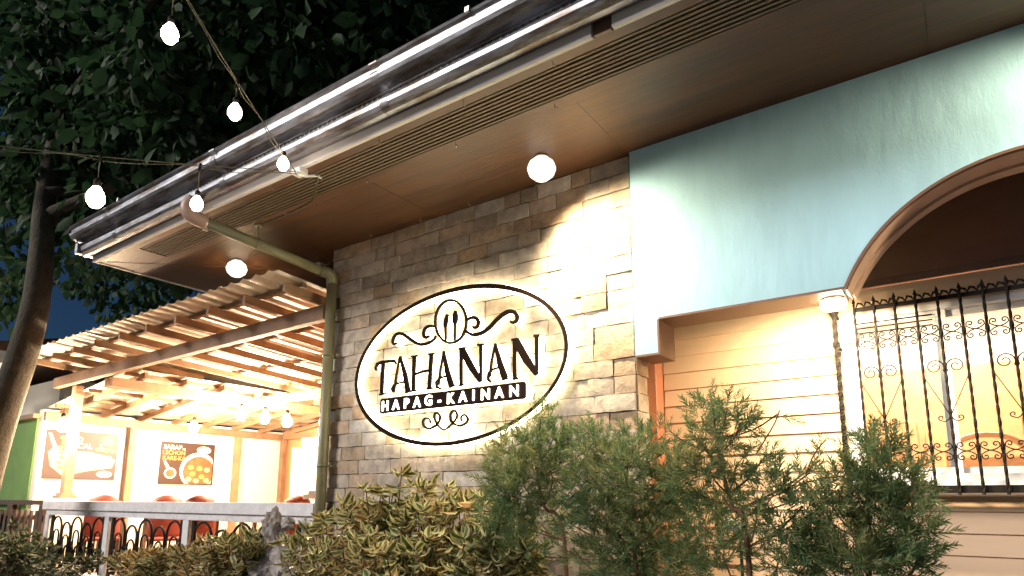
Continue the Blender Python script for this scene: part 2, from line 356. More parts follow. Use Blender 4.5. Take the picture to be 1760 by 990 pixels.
# -- soffit, vent slats, fascia, gutter, roof
XLs = -7.30
sof = MB().box((XLs+.03, 3.135, 4.0455), (4.2, 3.232, 4.07)).box((XLs+.03, 2.79, 4.045), (4.2, 2.862, 4.07)).box((XLs+.03, 4.9, 4.045), (-4.9, 9.5, 4.07)).make('soffit', M['soffit'], bld)
xx_ = XLs+.03
while xx_ < 4.2:
    x2_ = min(xx_+1.83, 4.2); MB().box((xx_, 3.236, 4.045+random.uniform(0, .003)), (x2_-.0015, 4.899, 4.068)).make('soffit_panel', M['soffit'], sof); xx_ += 1.83
MB().box((XLs+.03, 3.2, 4.0705), (4.2, 4.9, 4.08)).make('soffit_backing', M['darkvoid'], bld)
for hx, hy in ((-4.35, 3.9), (-3.75, 3.93), (-3.2, 3.93), (-2.55, 3.95), (-4.6, 3.15), (-3.6, 3.16), (-2.7, 3.16), (-1.9, 3.17), (-3.1, 2.82), (-2.35, 2.82), (-1.7, 2.82), (-4.3, 2.82)):
    MB().tube([(hx, hy, 4.045), (hx, hy, 4.022), (hx+.006, hy, 4.010), (hx+.016, hy, 4.012), (hx+.018, hy, 4.022)], .0028, 5).make('cup_hook', M['steel'], sof)
MB().box((XLs+.02, 2.80, 4.075), (4.2, 3.2, 4.09)).make('vent_backing', M['darkvoid'], bld)
for k in range(8):
    y = 2.872+k*.0335
    MB().box((-6.52, y, 4.044+random.uniform(-.001, .001)), (4.2, y+.0165, 4.062)).make('vent_slat', M['slat'], sof)
MB().box((XLs+.03, 2.863, 4.047), (-6.54, 3.134, 4.066)).make('soffit_panel', M['soffit'], sof)
MB().beam((XLs+.05, 2.80, 4.0435), (-5.75, 4.12, 4.0435), .012, .004).make('mitre_strip', M['trim'], sof)
fa = MB().box((XLs, 2.752, 4.035), (-1.42, 2.785, 4.13)).make('fascia_board', M['fascia'], bld, .003)
MB().box((-1.30, 2.7525, 4.035), (4.2, 2.785, 4.13)).make('fascia_board', M['fascia'], bld, .003)
MB().box((-1.41, 2.765, 4.04), (-1.31, 2.786, 4.12)).make('fascia_splice', M['trim'], bld)
MB().box((XLs, 2.786, 4.035), (XLs+.03, 9.5, 4.13)).make('fascia_board', M['fascia'], bld, .003)
prof = [(2.752, 4.105), (2.715, 4.088), (2.675, 4.086), (2.645, 4.100), (2.628, 4.122), (2.624, 4.150), (2.630, 4.168), (2.648, 4.172), (2.651, 4.180), (2.652, 4.212), (2.646, 4.220), (2.600, 4.222), (2.570, 4.228), (2.548, 4.244), (2.536, 4.266), (2.534, 4.286), (2.545, 4.291), (2.552, 4.298), (2.548, 4.325), (2.530, 4.338), (2.522, 4.350), (2.530, 4.362), (2.56, 4.365)]
def gutter(x0, x1):
    n = 90; vs = []; fs = []; m_ = len(prof); r = random.Random(3)
    for i in range(n+1):
        x = x0+(x1-x0)*i/n; wob = .003*math.sin(x*1.1)+.0015*math.sin(x*2.7)
        for j, (y, zz) in enumerate(prof): vs.append((x, y+wob*(j/m_), zz+wob*.6))
    for i in range(n):
        for j in range(m_-1): fs.append((i*m_+j, i*m_+j+1, (i+1)*m_+j+1, (i+1)*m_+j))
    e = len(vs); vs += [(x0, 2.8, 4.105), (x0, 2.8, 4.365)]; fs.append(tuple(range(m_))+(e+1, e))
    mb = MB().add(vs, fs, False); return mb.make('gutter', M['gutter'], bld)
gt = gutter(XLs-.05, 4.2)
for gx in (-6.6, -4.75, -2.9, -1.05, .8):                     # lapped joints of the gutter lengths
    vs = []; fs = []
    for x_, o_ in ((gx, .0035), (gx+.07, .0035)):
        for (y, zz) in prof: vs.append((x_, y-o_, zz-.001))
    m_ = len(prof); fs = [(j, j+1, m_+j+1, m_+j) for j in range(m_-1)]
    jo = MB().add(vs, fs, True).make('gutter_joint', M['gutter'], gt)
for gx in (-6.3, -2.1):
    MB().box((gx, 2.56, 4.366), (gx+.03, 2.75, 4.372)).box((gx, 2.512, 4.340), (gx+.03, 2.5595, 4.372)).make('gutter_bracket', M['steel'], gt)
rb = MB()
for k in range(170):                                          # pressed ribs on the gutter's middle band
    x = -5.4+k*.05; rb.box((x, 2.6475, 4.183), (x+.016, 2.6530, 4.211))
tag(rb.make('pressed_rib', M['gutter'], gt), kind='stuff')
MB().add([(XLs-.05, 2.6, 4.36), (4.2, 2.6, 4.36), (4.2, 8.5, 6.4), (-1.8, 8.5, 6.4), (4.2, 9.6, 6.4), (XLs-.05, 9.6, 4.36)], [(0, 1, 2, 3), (0, 3, 5), (2, 4, 5, 3)]).make('roof', M['roofmetal'], bld)
MB().box((XLs-.06, 2.60, 4.09), (XLs-.001, 9.5, 4.2)).make('side_gutter', M['gutter'], bld)
MB().box((-4.99, 4.21, 0), (-4.85, 9.4, 4.04)).make('side_wall', M['orange'], bld)
# -- window room
rm = MB()
rm.box((-2.4, 8.0, .8), (2.8, 8.1, 3.6)).box((-2.5, 4.83, .8), (-2.4, 8.0, 3.6)).box((2.7, 4.83, .8), (2.8, 8.0, 3.6)).box((-2.5, 4.83, .7), (2.8, 8.1, .8)).box((-2.5, 4.91, 3.6), (2.8, 8.1, 3.7))
rm.make('room_wall', M['cream'], bld)
MB().box((-1.1, 6.0, 3.5), (.6, 6.8, 3.56)).make('room_ceiling_light', M['roomlamp'], bld)

# ================================================================ window and grille
win = thing('sliding_window', 'white framed sliding window glowing cream behind black iron bars', 'window', (.4, SY, 1.72))
fr = MB(); WX0, WX1, WZ0, WZ1 = -.615, 1.44, 1.715, 2.815
fr.box((WX0, SY-.01, WZ0), (WX0+.055, SY+.09, WZ1)).box((WX1-.05, SY-.01, WZ0), (WX1, SY+.09, WZ1))
fr.box((WX0+.055, SY-.012, WZ0), (WX1-.05, SY+.09, WZ0+.045)).box((WX0+.055, SY-.012, WZ1-.04), (WX1-.05, SY+.09, WZ1))
fr.make('frame', M['white'], win, .003)
MB().box((WX0-.01, SY-.05, WZ0-.03), (WX1+.01, SY+.0, WZ0-.001)).make('sill', M['white'], win, .003)
def sash(x0, x1, y):
    s_ = MB(); t = .035
    s_.box((x0, y, WZ0+.047), (x0+t, y+.03, WZ1-.042)).box((x1-t, y, WZ0+.047), (x1, y+.03, WZ1-.042)).box((x0+t, y+.001, WZ0+.047), (x1-t, y+.029, WZ0+.085)).box((x0+t, y+.001, WZ1-.08), (x1-t, y+.029, WZ1-.042))
    so_ = s_.make('sash', M['white'], win, .002)
    MB().box((x0+t+.001, y+.012, WZ0+.086), (x1-t-.001, y+.017, WZ1-.081)).make('pane', M['glass'], so_)
sash(WX0+.058, -.02, SY+.012); sash(-.085, .46, SY+.05); sash(.455, .96, SY+.012); sash(.93, WX1-.052, SY+.05)
for k in range(3): MB().box((WX0+.10, SY-.006, 2.745-k*.033), (-.09, SY+.006, 2.752-k*.033)).make('louvre_bar', M['iron'], win)

gr = thing('window_grille', 'black wrought iron window grille with twisted bars and scrolls', 'window grille', (.3, 4.5, 1.65))
GY = 4.5; GS = .111; XB = [-.613]+[-.495+GS*i for i in range(14)]
def twisted(x, r, z0=1.635, z1=2.83):
    n = 56; vs = []; fs = []
    for i in range(n+1):
        z = z0+(z1-z0)*i/n; a = i*.5; rr = r*(1.35 if abs((z-1.88)) < .02 or abs(z-2.58) < .02 else 1)
        for k in range(4): vs.append((x+rr*math.cos(a+k*math.pi/2), GY+rr*math.sin(a+k*math.pi/2), z))
    for i in range(n):
        for k in range(4): fs.append((i*4+k, i*4+(k+1) % 4, (i+1)*4+(k+1) % 4, (i+1)*4+k))
    return MB().add(vs, fs)
def spiral(cx, cz, r0, turns, sx, sz, start=0, n=18):
    pts = []
    for i in range(n+1):
        t = i/n; r_ = r0*(1-.78*t); a = start+t*turns*2*math.pi
        pts.append((cx+sx*r_*math.cos(a), GY-.004, cz+sz*r_*math.sin(a)))
    return pts
for i, x in enumerate(XB):
    bar = twisted(x, .0165 if i == 0 else .0092)
    if i == 0: bar.lathe((x, GY, 2.77), [(.0, 0), (.018, 0), (.03, .025), (.034, .05), (.0, .052)], 10)
    else: bar.add([(x, GY, 2.875), (x+.011, GY, 2.84), (x, GY-.006, 2.828), (x-.011, GY, 2.84), (x, GY+.006, 2.828)], [(0, 1, 2), (0, 2, 3), (0, 3, 4), (0, 4, 1)])
    bo = bar.make('bar', M['iron'], gr)
    if i == 0: continue
    for zr in (2.58, 1.88):
        sc_ = MB()
        for sx in (-1, 1):
            for sz in (-1, 1):
                c = (x+sx*.030, zr+sz*.034)
                sc_.tube([(x+sx*.052, GY-.004, zr)] + [(x+sx*(.030+.0), GY-.004, zr+sz*.008)]+[(x+sx*.012, GY-.004, zr+sz*.022)]+spiral(c[0], c[1], .017, .95, -sx, sz, .25), .0038, 5)
        sc_.make('scroll', M['iron'], gr)
        if i < len(XB)-1 and x < 1.0: MB().tube([(x+.05, GY-.004, zr), (x+GS-.05, GY-.004, zr)], .0045, 5).make('scroll_link', M['iron'], gr)
    if i % 3 == 2:
        big = MB(); zt = 2.375
        for sx in (-1, 1):
            big.tube([(x, GY-.006, zt-.035)]+spiral(x+sx*.052, zt+.002, .048, 1.55, -sx, 1, -.55, 30), .0038, 5)
        big.make('scroll', M['iron'], gr)
        vv = MB()
        for sx in (-1, 1): vv.tube([(x+sx*GS, GY-.006, 2.325), (x, GY-.006, 2.085)], .0028, 5)
        vv.make('brace', M['iron'], gr)
        sm = MB()
        for sx in (-1, 1): sm.tube([(x, GY-.006, 2.09), (x+sx*.012, GY-.006, 2.065), (x+sx*.03, GY-.006, 2.052), (x+sx*.048, GY-.006, 2.06)]+spiral(x+sx*.046, 2.076, .016, .9, sx, 1, -.9), .0038, 5)
        sm.make('scroll', M['iron'], gr)
MB().box((-.49, GY+.012, 2.785), (1.2, GY+.03, 2.81)).make('top_rail', M['iron'], gr)
tr = MB()
for i in range(34):
    x = -.46+i*.045; tr.tube([(x-.026, GY+.02, 2.812), (x-.012, GY+.012, 2.838), (x+.008, GY+.016, 2.832), (x+.018, GY+.02, 2.815)], [.004, .008, .007, .003], 5)
tr.make('top_ornament', M['iron'], gr)
MB().box((-.625, GY+.014, 1.645), (1.2, GY+.034, 1.688)).make('bottom_rail', M['iron'], gr)
MB().box((-.62, GY+.036, 1.66), (1.2, SY-.052, 1.672)).make('bottom_shelf', M['iron'], gr)
for zz in (1.68, 2.79, 2.58): MB().box((-.622, GY+.02, zz), (-.606, SY-.014, zz+.012)).make('side_rail', M['iron'], gr)

# things inside the room, seen through the window
def arch_chair(x, y, label):
    t = thing('dining_chair', label, 'chair', (x, y, .4), 'wooden chairs inside the window room')
    p = []
    for i in range(13): a = math.pi*i/12; p.append((x-.22*math.cos(a), y, 1.92+.14*math.sin(a)))
    MB().tube([(x-.22, y, 1.0)]+p+[(x+.22, y, 1.0)], .022, 8).make('backrest', M['roomwood'], t)
    MB().box((x-.2, y+.01, 1.6), (x+.2, y+.03, 1.9)).make('back_slat', M['roomwood'], t)
    MB().box((x-.24, y, 1.24), (x+.24, y+.45, 1.29)).make('seat', M['roomwood'], t, .01)
    for a in (-.21, .21):
        for c in (.02, .42): MB().box((x+a-.02, y+c-.02, .8), (x+a+.02, y+c+.02, 1.24)).make('leg', M['roomwood'], t)
arch_chair(-.62, 5.7, 'wooden chair with rounded back inside the room, left one behind the mullion')
arch_chair(.12, 5.6, 'wooden chair with rounded back inside the room, right of the mullion')
cb = thing('wall_cabinet', 'long honey wood cabinet inside the lit window room', 'cabinet', (.4, 7.4, .4))
MB().box((-1.2, 7.3, .8), (2.2, 7.7, 2.86)).make('body', M['roomwood'], cb, .01)
for k in range(4): MB().box((-1.1+.8*k, 7.275, 1.1), (-.36+.8*k, 7.298, 2.35)).make('door', M['roomwood'], cb, .008)

# ================================================================ lamps of the facade
def soffit_lamp(p, to, watts, label, size=140, blend=.55):
    t = thing('soffit_lamp', label, 'lamp', (p[0], p[1], 4.043), 'soffit lamps')
    MB().lathe((p[0], p[1], 4.0), [(.0, .043), (.05, .043), (.05, .03), (.03, .028), (.0, .028)], 16).make('lamp_holder', M['whiteplastic'], t)
    MB().lathe((p[0], p[1], 3.952), [(.0, .083), (.05, .08), (.09, .045), (.105, 0), (.09, -.045), (.05, -.080), (.0, -.09)], 18).make('bulb', M['lamp'], t)
    spot('lamp_light', (p[0], p[1], 3.845), to, watts, size, blend, parent=t, soft=.09)
    return t
soffit_lamp((-2.31, 3.66), (-1.5, 3.92, 2.35), 470, 'bright round bulb under the brown eave above the oval sign', 138, 1.0)
soffit_lamp((-6.02, 3.60), (-6.0, 3.7, 2.5), 30, 'glowing bulb under the left end of the eave above the canopy roof')
soffit_lamp((1.15, 3.66), (.40, 3.95, 2.8), 230, 'soffit bulb beyond the arch at the right', 135, .6)
pl = thing('porch_lamp', 'round white surface lamp under the arch springing beside the window grille', 'lamp', (-.56, 4.12, 2.78))
MB().lathe((-.56, 4.12, 2.75), [(0, .03), (.062, .03), (.066, .026), (.066, .020)], 20).make('lamp_body', M['whiteplastic'], pl)
MB().lathe((-.56, 4.12, 2.75), [(.066, .0199), (.072, .012), (.072, -.015), (.062, -.03), (.0, -.034)], 20).make('diffuser', M['porch'], pl)
spot('lamp_light', (-.56, 4.13, 2.70), (-.66, 4.6, 2.1), 185, 165, .6, (1, .76, .46), .05, pl)

# ================================================================ oval sign
SYF = 3.89                                     # front plane of the letters
sg = thing('oval_sign', 'oval halo lit restaurant sign with scrolls, fork and spoon on the stone wall', 'sign', (-3.355, 3.99, 2.666))
def sp(x, y, o=(640, 570), s=5.677): p = aY(o[0]+x/s, o[1]+y/s, SYF); return (p.x, p.z)
def ribbon(pts, wds, y0, y1):
    """flat stroke of varying width in the x,z plane, extruded in y"""
    vs = []; fs = []; n = len(pts)
    for i, p in enumerate(pts):
        a = Vector(pts[max(0, i-1)]); c = Vector(pts[min(n-1, i+1)]); t = (c-a).normalized(); nr = Vector((-t.y, t.x))*wds[i]/2
        for yy in (y0, y1): vs += [(p[0]+nr.x, yy, p[1]+nr.y), (p[0]-nr.x, yy, p[1]-nr.y)]
    for i in range(n-1):
        a, b_ = i*4, (i+1)*4
        fs += [(a, a+1, b_+1, b_), (a+2, b_+2, b_+3, a+3), (a, b_, b_+2, a+2), (a+1, a+3, b_+3, b_+1)]
    fs += [(0, 2, 3, 1), ((n-1)*4, (n-1)*4+1, (n-1)*4+3, (n-1)*4+2)]
    return vs, fs
def smooth(pts, k=4):
    out = []; n = len(pts)
    for i in range(n-1):
        p0, p1, p2, p3 = [Vector(pts[min(max(j, 0), n-1)]) for j in (i-1, i, i+1, i+2)]
        for s_ in range(k):
            t = s_/k; out.append(tuple(.5*((2*p1)+(-p0+p2)*t+(2*p0-5*p1+4*p2-p3)*t*t+(-p0+3*p1-3*p2+p3)*t*t*t)))
    out.append(tuple(pts[-1])); return out
zoff = [0]
def stroke_part(name, strokes, parent=sg, led=True, ledw=.8):
    mb = MB(); lb = MB()
    for pts, wds in strokes:
        zoff[0] = (zoff[0]+1) % 5; o = zoff[0]*.0009
        mb.add(*ribbon(pts, wds, SYF+o, SYF+.018+o))
        lb.add(*ribbon(pts, [max(.006, w_*ledw) for w_ in wds], SYF+.045+o, SYF+.085+o))
    o_ = mb.make(name, M['signface'], parent)
    if led: lb.make('led_backlight', M['led'], o_)
    return o_
EC, EA, EB, ET = (-3.355, 2.666), 1.0954, .6311, R(1.39)
def ell(k, n, a=EA, b_=EB, c=EC, t=ET):
    q = 2*math.pi*k/n; x, y = a*math.cos(q), b_*math.sin(q); return (c[0]+x*math.cos(t)-y*math.sin(t), c[1]+x*math.sin(t)+y*math.cos(t))
rp = [ell(k, 96) for k in range(97)]
ringw = [.020+.016*abs(math.sin(math.pi*k/96*2+.5))**2 for k in range(97)]
stroke_part('oval_ring', [(rp, ringw)], ledw=1.5)
LW = lambda n, a=.012, b_=.026: [a+(b_-a)*math.sin(math.pi*min(1, (i+1)/(n+1)))**.7 for i in range(n)]
def fl(px, o, s, a=.012, b_=.028): p = smooth([sp(x, y, o, s) for x, y in px]); return (p, LW(len(p), a, b_))
E4 = ((660, 500), 7.333)
stroke_part('scroll', [fl([(155, 655), (115, 668), (100, 640), (110, 590), (145, 545), (195, 535), (260, 560), (330, 610), (400, 655), (480, 672), (560, 650), (620, 605), (645, 560)], *E4)])
stroke_part('scroll', [fl([(635, 445), (570, 440), (510, 470), (490, 530), (500, 575), (535, 580), (560, 560)], *E4)])
stroke_part('scroll', [fl([(1010, 490), (1060, 530), (1130, 550), (1220, 525), (1310, 465), (1400, 370), (1480, 300), (1560, 258), (1630, 265), (1668, 320), (1655, 375), (1615, 395), (1580, 380)], *E4, .014, .034)])
stroke_part('scroll', [fl([(1030, 365), (1080, 340), (1140, 335), (1180, 380), (1175, 435), (1140, 462), (1105, 445)], *E4)])
pr = [sp(832+196*math.cos(a), 383+270*math.sin(a), *E4) for a in [2*math.pi*k/40 for k in range(41)]]
stroke_part('plate_ring', [(pr, [.018]*41)])
def leafy(px, wp, o, s):
    p = smooth([sp(x, y, o, s) for x, y in px]); n = len(p); k = (n-1)/(len(wp)-1); ws = []
    for i in range(n): j = min(int(i/k), len(wp)-2); t = i/k-j; ws.append(wp[j]*(1-t)+wp[j+1]*t)
    return (p, ws)
stroke_part('fork', [leafy([(790, 290), (775, 360), (765, 430), (765, 480), (768, 640)], [.018, .042, .034, .014, .012], *E4)])
stroke_part('spoon', [leafy([(890, 245), (888, 310), (885, 380), (885, 440), (880, 620)], [.014, .055, .05, .014, .012], *E4)])
E5 = ((640, 690), 8.0)
stroke_part('lower_scroll', [fl([(780, 300), (775, 255), (735, 230), (690, 250), (685, 310), (720, 352), (780, 368), (850, 335), (905, 270), (915, 200), (880, 155), (845, 170), (840, 230), (870, 300), (920, 360), (985, 385), (1060, 330)], *E5, .009, .016),
   fl([(1060, 332), (1120, 270), (1155, 200), (1140, 140), (1100, 128), (1065, 180), (1070, 250), (1110, 305), (1190, 332), (1260, 310), (1300, 255), (1285, 200), (1245, 182), (1210, 215), (1215, 270)], *E5, .009, .016)])
# letters: name, strokes in zoomed tracing units
def P(*a): return [sp(x, y) for x, y in a]
def letter(name, sts):
    stroke_part(name, [(P(*p), [w_/1000 for w_ in ws]) for p, ws in sts])
letter('letter_t', [([(98, 300), (90, 450), (84, 598)], (40, 34, 34)), ([(30, 375), (22, 350), (40, 315), (80, 297), (160, 288), (205, 285), (225, 310)], (14, 20, 24, 26, 26, 24, 16)), ([(60, 612), (122, 604)], (16, 16))])
letter('letter_a', [([(262, 240), (310, 420), (338, 580)], (16, 44, 50)), ([(262, 240), (228, 420), (205, 590)], (12, 16, 18)), ([(200, 592), (184, 560), (205, 520), (250, 500), (300, 490)], (14, 20, 16, 14, 14)), ([(312, 592), (362, 582)], (14, 14))])
letter('letter_h', [([(402, 240), (395, 400), (390, 575)], (36, 34, 34)), ([(568, 218), (556, 380), (548, 555)], (36, 34, 36)), ([(398, 420), (470, 392), (552, 380)], (16, 20, 16)), ([(372, 242), (430, 234)], (14, 14)), ([(540, 220), (595, 212)], (14, 14)), ([(362, 580), (418, 572)], (14, 14)), ([(524, 556), (578, 550)], (14, 14))])
letter('letter_a', [([(690, 190), (722, 380), (768, 535)], (16, 44, 52)), ([(690, 190), (655, 380), (640, 520)], (12, 14, 16)), ([(660, 556), (620, 540), (612, 490), (650, 450), (720, 430)], (16, 24, 18, 14, 14)), ([(742, 534), (795, 526)], (14, 14))])
letter('letter_n', [([(858, 170), (858, 350), (858, 515)], (26, 26, 26)), ([(868, 170), (950, 330), (1050, 480)], (52, 56, 34)), ([(1052, 130), (1050, 300), (1050, 485)], (24, 22, 20)), ([(838, 166), (898, 158)], (14, 14)), ([(1018, 128), (1076, 122)], (14, 14)), ([(838, 524), (882, 516)], (14, 14))])
letter('letter_a', [([(1192, 115), (1235, 300), (1290, 455)], (16, 46, 54)), ([(1192, 115), (1155, 300), (1140, 440)], (12, 14, 16)), ([(1150, 488), (1122, 466), (1124, 410), (1160, 370), (1230, 345)], (16, 24, 18, 14, 14)), ([(1258, 464), (1312, 456)], (14, 14))])
letter('letter_n', [([(1382, 80), (1380, 270), (1382, 450)], (30, 30, 30)), ([(1392, 85), (1490, 260), (1596, 410)], (60, 62, 38)), ([(1598, 40), (1596, 220), (1596, 420)], (28, 26, 22)), ([(1352, 78), (1412, 68)], (16, 16)), ([(1568, 38), (1620, 34)], (16, 16)), ([(1362, 462), (1412, 454)], (14, 14))])
# plate behind small raised capitals; their glow stands in for light through cut-outs
bp_ = [sp(75, 728), sp(1490, 568)]
brp = [tuple(Vector(bp_[0]).lerp(Vector(bp_[1]), t)) for t in (0, .004, .012, .5, .988, .996, 1)]
stroke_part('name_bar', [(brp, [.100, .118, .13, .128, .13, .118, .100])], ledw=1.0)
def text_mesh(s_, size, extrude=.002, space=1.0):
    c = bpy.data.curves.new('t', 'FONT'); c.body = s_; c.size = size; c.extrude = extrude; c.align_x = 'CENTER'; c.align_y = 'CENTER'; c.offset = size*.018; c.resolution_u = 3
    o = bpy.data.objects.new('t', c); COL.objects.link(o); bpy.context.view_layer.update()
    me = bpy.data.meshes.new_from_object(o.evaluated_get(bpy.context.evaluated_depsgraph_get())); bpy.data.objects.remove(o); bpy.data.curves.remove(c); return me
word = "HAPAG-KAINAN"
cx_ = [128, 232, 335, 438, 550, 657, 765, 885, 990, 1106, 1240, 1385]; cy_ = [730, 717, 705, 694, 677, 668, 657, 641, 626, 617, 600, 583]
for ch, x, y in zip(word, cx_, cy_):
    p = sp(x, y); me = text_mesh(ch, .118, .003)
    link('letter_inlay', me, M['inlayglow'], sg, (p[0], SYF-.004, p[1]), (R(90), 0, 0))
    
# ================================================================ downpipe
dp = thing('downpipe', 'olive painted downpipe crossing under the eave and down the stone corner', 'pipe', (-4.89, 3.925, 0))
el = [(-5.17, 2.66, 4.10), (-5.20, 2.635, 4.06), (-5.20, 2.63, 4.01), (-5.19, 2.66, 3.965), (-5.17, 2.72, 3.945), (-5.155, 2.77, 3.935)]
MB().tube(smooth(el, 3), .062, 14).make('elbow', M['elbow'], dp)
MB().tube([(-5.16, 2.74, 3.94), (-4.905, 3.86, 3.755)], .047, 16).make('sloped_pipe', M['pipe'], dp)
MB().tube([(-4.915, 3.80, 3.765), (-4.895, 3.88, 3.752), (-4.89, 3.92, 3.72), (-4.89, 3.925, 3.66)], .056, 14).make('elbow', M['pipe'], dp)
MB().tube([(-4.89, 3.925, 3.68), (-4.89, 3.925, .05)], .049, 18).make('upright_pipe', M['pipe'], dp)
c0 = Vector((-5.155, 2.765, 3.936)); ax = Vector((.255, 1.12, -.185)).normalized()
MB().tube([c0-ax*.012, c0+ax*.012], .053, 16).box((c0.x-.008, c0.y-.02, c0.z-.075), (c0.x+.012, c0.y+.02, c0.z-.045)).make('pipe_clamp', M['steel'], dp)
h = Vector((-5.055, 3.20, 3.865))
hg = MB().tube([h-ax*.01, h+ax*.01], .051, 14).tube([(h.x, h.y, 3.9), (h.x, h.y, 4.035)], .009, 8).lathe((h.x, h.y, 4.03), [(0, 0), (.035, 0), (.035, .012), (0, .012)], 12)
hg.make('pipe_hanger', M['pipe'], dp)
for zz in (2.95, 1.9):
    MB().tube([(-4.89, 3.925, zz-.012), (-4.89, 3.925, zz+.012)], .053, 16).box((-4.835, 3.95, zz-.01), (-4.80, 3.985, zz+.01)).make('pipe_clamp', M['pipe'], dp)
cm = thing('junction_box', 'small white box on the eave beside the stone corner', 'junction box', (-5.4, 4.147, 4.04))
MB().box((-5.46, 4.10, 3.99), (-5.34, 4.18, 4.043)).make('box_cover', M['whiteplastic'], cm, .006)
MB().tube([(-5.34, 4.14, 4.01), (-5.25, 4.15, 4.0), (-5.1, 4.1, 4.03)], .008, 6).make('cable', M['cable'], cm)

# ================================================================ timber canopy beside the building
pg = thing('dining_canopy', 'open timber canopy with corrugated roof over the outdoor dining area', 'canopy', (-8.5, 5, .6))
MB().beam((-11.36, 4.0, 3.335), (-5.04, 4.0, 3.415), .09, .15).make('front_beam', M['wood'], pg, .004)
RZ = lambda y: 3.525-(y-3.58)*.062                  # underside of the rafters
X = -5.13; rx = []
while X > -11.4: rx.append(X); X -= .655
for i, x in enumerate(rx):
    y1 = 8.5 if x > -9.5 else 5.4
    MB().beam((x, 3.56, RZ(3.56)+.05), (x, y1, RZ(y1)+.05), .045, .088).make('rafter', M['wood'], pg, .003)
for k in range(6):
    y = 3.75+.93*k; xa = -11.45 if y < 5.4 else -9.5
    MB().beam((xa, y, RZ(y)+.121), (-5.08, y, RZ(y)+.121), .05, .04).make('purlin', M['wood'], pg)
def sheet(x0, x1, yf, yb, zf, pitch, name='roof_sheet'):
    vs = []; fs = []; n = int(abs(x1-x0)/pitch*4); pr_ = (0, 0, .022, .022)
    for i in range(n+1):
        x = x0+(x1-x0)*i/n; h_ = (0, .03, .006, 0)[i % 4]
        for y in (yf, (yf+yb)/2, yb): vs.append((x, y, zf(y)+h_)); vs.append((x, y, zf(y)+h_-.003))
    for i in range(n):
        a, b_ = i*6, (i+1)*6
        fs += [(a, a+2, b_+2, b_), (a+2, a+4, b_+4, b_+2), (a+1, b_+1, b_+3, a+3), (a+3, b_+3, b_+5, a+5), (a, b_, b_+1, a+1), (a+4, a+5, b_+5, b_+4)]
    return MB().add(vs, fs).make(name, M['sheet'], pg)
zs = lambda y: RZ(y)+.147
x = -5.06
while x > -11.4:
    xa = max(x-1.0, -11.45); sheet(xa, x+.03, 3.42, 5.45 if x < -9.4 else 8.7, zs, .2); x -= 1.0
# second slope: rafters rising from the far wall to the double beam
for dx in (0, .16): MB().beam((-9.42-dx, 3.95, 3.16), (-9.42-dx, 8.6, 3.16), .055, .13).make('double_beam', M['wood'], pg, .003)
for k in range(8):
    y = 4.35+.6*k; MB().beam((-11.98, y, 2.97), (-9.3, y, 3.30), .05, .09).make('rafter', M['wood'], pg)
for k in range(5):
    x = -11.7+.55*k; z_ = 3.045+(x+11.7)*.123; MB().beam((x, 4.15, z_), (x, 8.55, z_), .05, .045).make('purlin', M['wood'], pg)
for k in range(4):
    ya = 4.15+1.1*k
    MB().add([(-12.0, ya, 3.035), (-9.35, ya, 3.362), (-9.35, ya+1.08, 3.362), (-12.0, ya+1.08, 3.035), (-12.0, ya, 3.045), (-9.35, ya, 3.372), (-9.35, ya+1.08, 3.372), (-12.0, ya+1.08, 3.045)], [(3,2,1,0),(4,5,6,7),(0,1,5,4),(1,2,6,5),(2,3,7,6),(3,0,4,7)]).make('roof_sheet', M['sheet'], pg)
MB().beam((-9.5, 6.3, 3.19), (-5.0, 6.3, 3.19), .07, .13).make('cross_beam', M['wood'], pg)
MB().beam((-11.93, 4.1, 2.885), (-11.93, 8.6, 2.885), .09, .13).make('wall_plate', M['wood'], pg)
MB().beam((-11.9, 8.52, 2.9), (-5.0, 8.52, 2.9), .09, .12).make('wall_plate', M['wood'], pg)
p = MB().box((-10.90, 4.05, 1.62), (-10.78, 4.17, 3.262)).make('post', M['post'], pg, .004)
MB().box((-10.93, 4.02, 1.645), (-10.75, 4.20, 1.68)).box((-10.96, 3.99, 1.60), (-10.72, 4.23, 1.644)).make('post_base', M['post'], p)
for y in (5.38, 7.40): MB().box((-11.96, y, .6), (-11.86, y+.11, 2.82)).make('post', M['wood'], pg)
MB().box((-11.9, 8.42, .6), (-11.78, 8.5, 2.83)).make('post', M['wood'], pg)
# walls round the dining area
MB().box((-5.26, 4.15, .6), (-5.16, 4.27, 3.3)).make('post', M['post'], pg, .004)
MB().box((-5.40, 4.12, 1.60), (-5.10, 4.30, 1.645)).box((-5.34, 4.135, 1.6455), (-5.12, 4.285, 1.68)).make('post_base', M['post'], pg)
fw = thing('dining_side_wall', 'cream wall behind the two food posters at the far left', 'wall', (-12.05, 6.3, 0))
MB().box((-12.15, 4.1, 0), (-12.0, 8.75, 3.0)).make('wall', M['cream'], fw)
for y in (4.1, 5.3): MB().box((-12.0, y, .6), (-11.985, y+.07, 2.8)).make('wall_strip', M['white'], fw)
gw = thing('green_wall', 'green painted wall left of the cream wall with the posters', 'wall', (-14, 4.15, 0))
MB().box((-17, 4.08, 0), (-12.16, 4.2, 2.86)).make('wall', M['green'], gw)
MB().box((-17, 4.0, 2.861), (-12.1, 4.25, 2.93)).make('coping', M['wood'], gw)
bw = thing('dining_back_wall', 'orange wall at the back of the dining area', 'wall', (-8.4, 8.75, 0))
MB().box((-12.0, 8.6, 0), (-4.9, 8.75, 3.1)).make('wall', M['orange'], bw)
cp = aY(503, 770, 8.3); cq = aY(543, 856, 8.3)
fz = thing('white_cabinet', 'pale cabinet under the bright window at the back of the dining area', 'cabinet', (cp.x, 8.4, .6))
MB().box((cp.x, 8.28, .6), (cq.x+.3, 8.59, cp.z)).make('body', M['cream'], fz, .01)
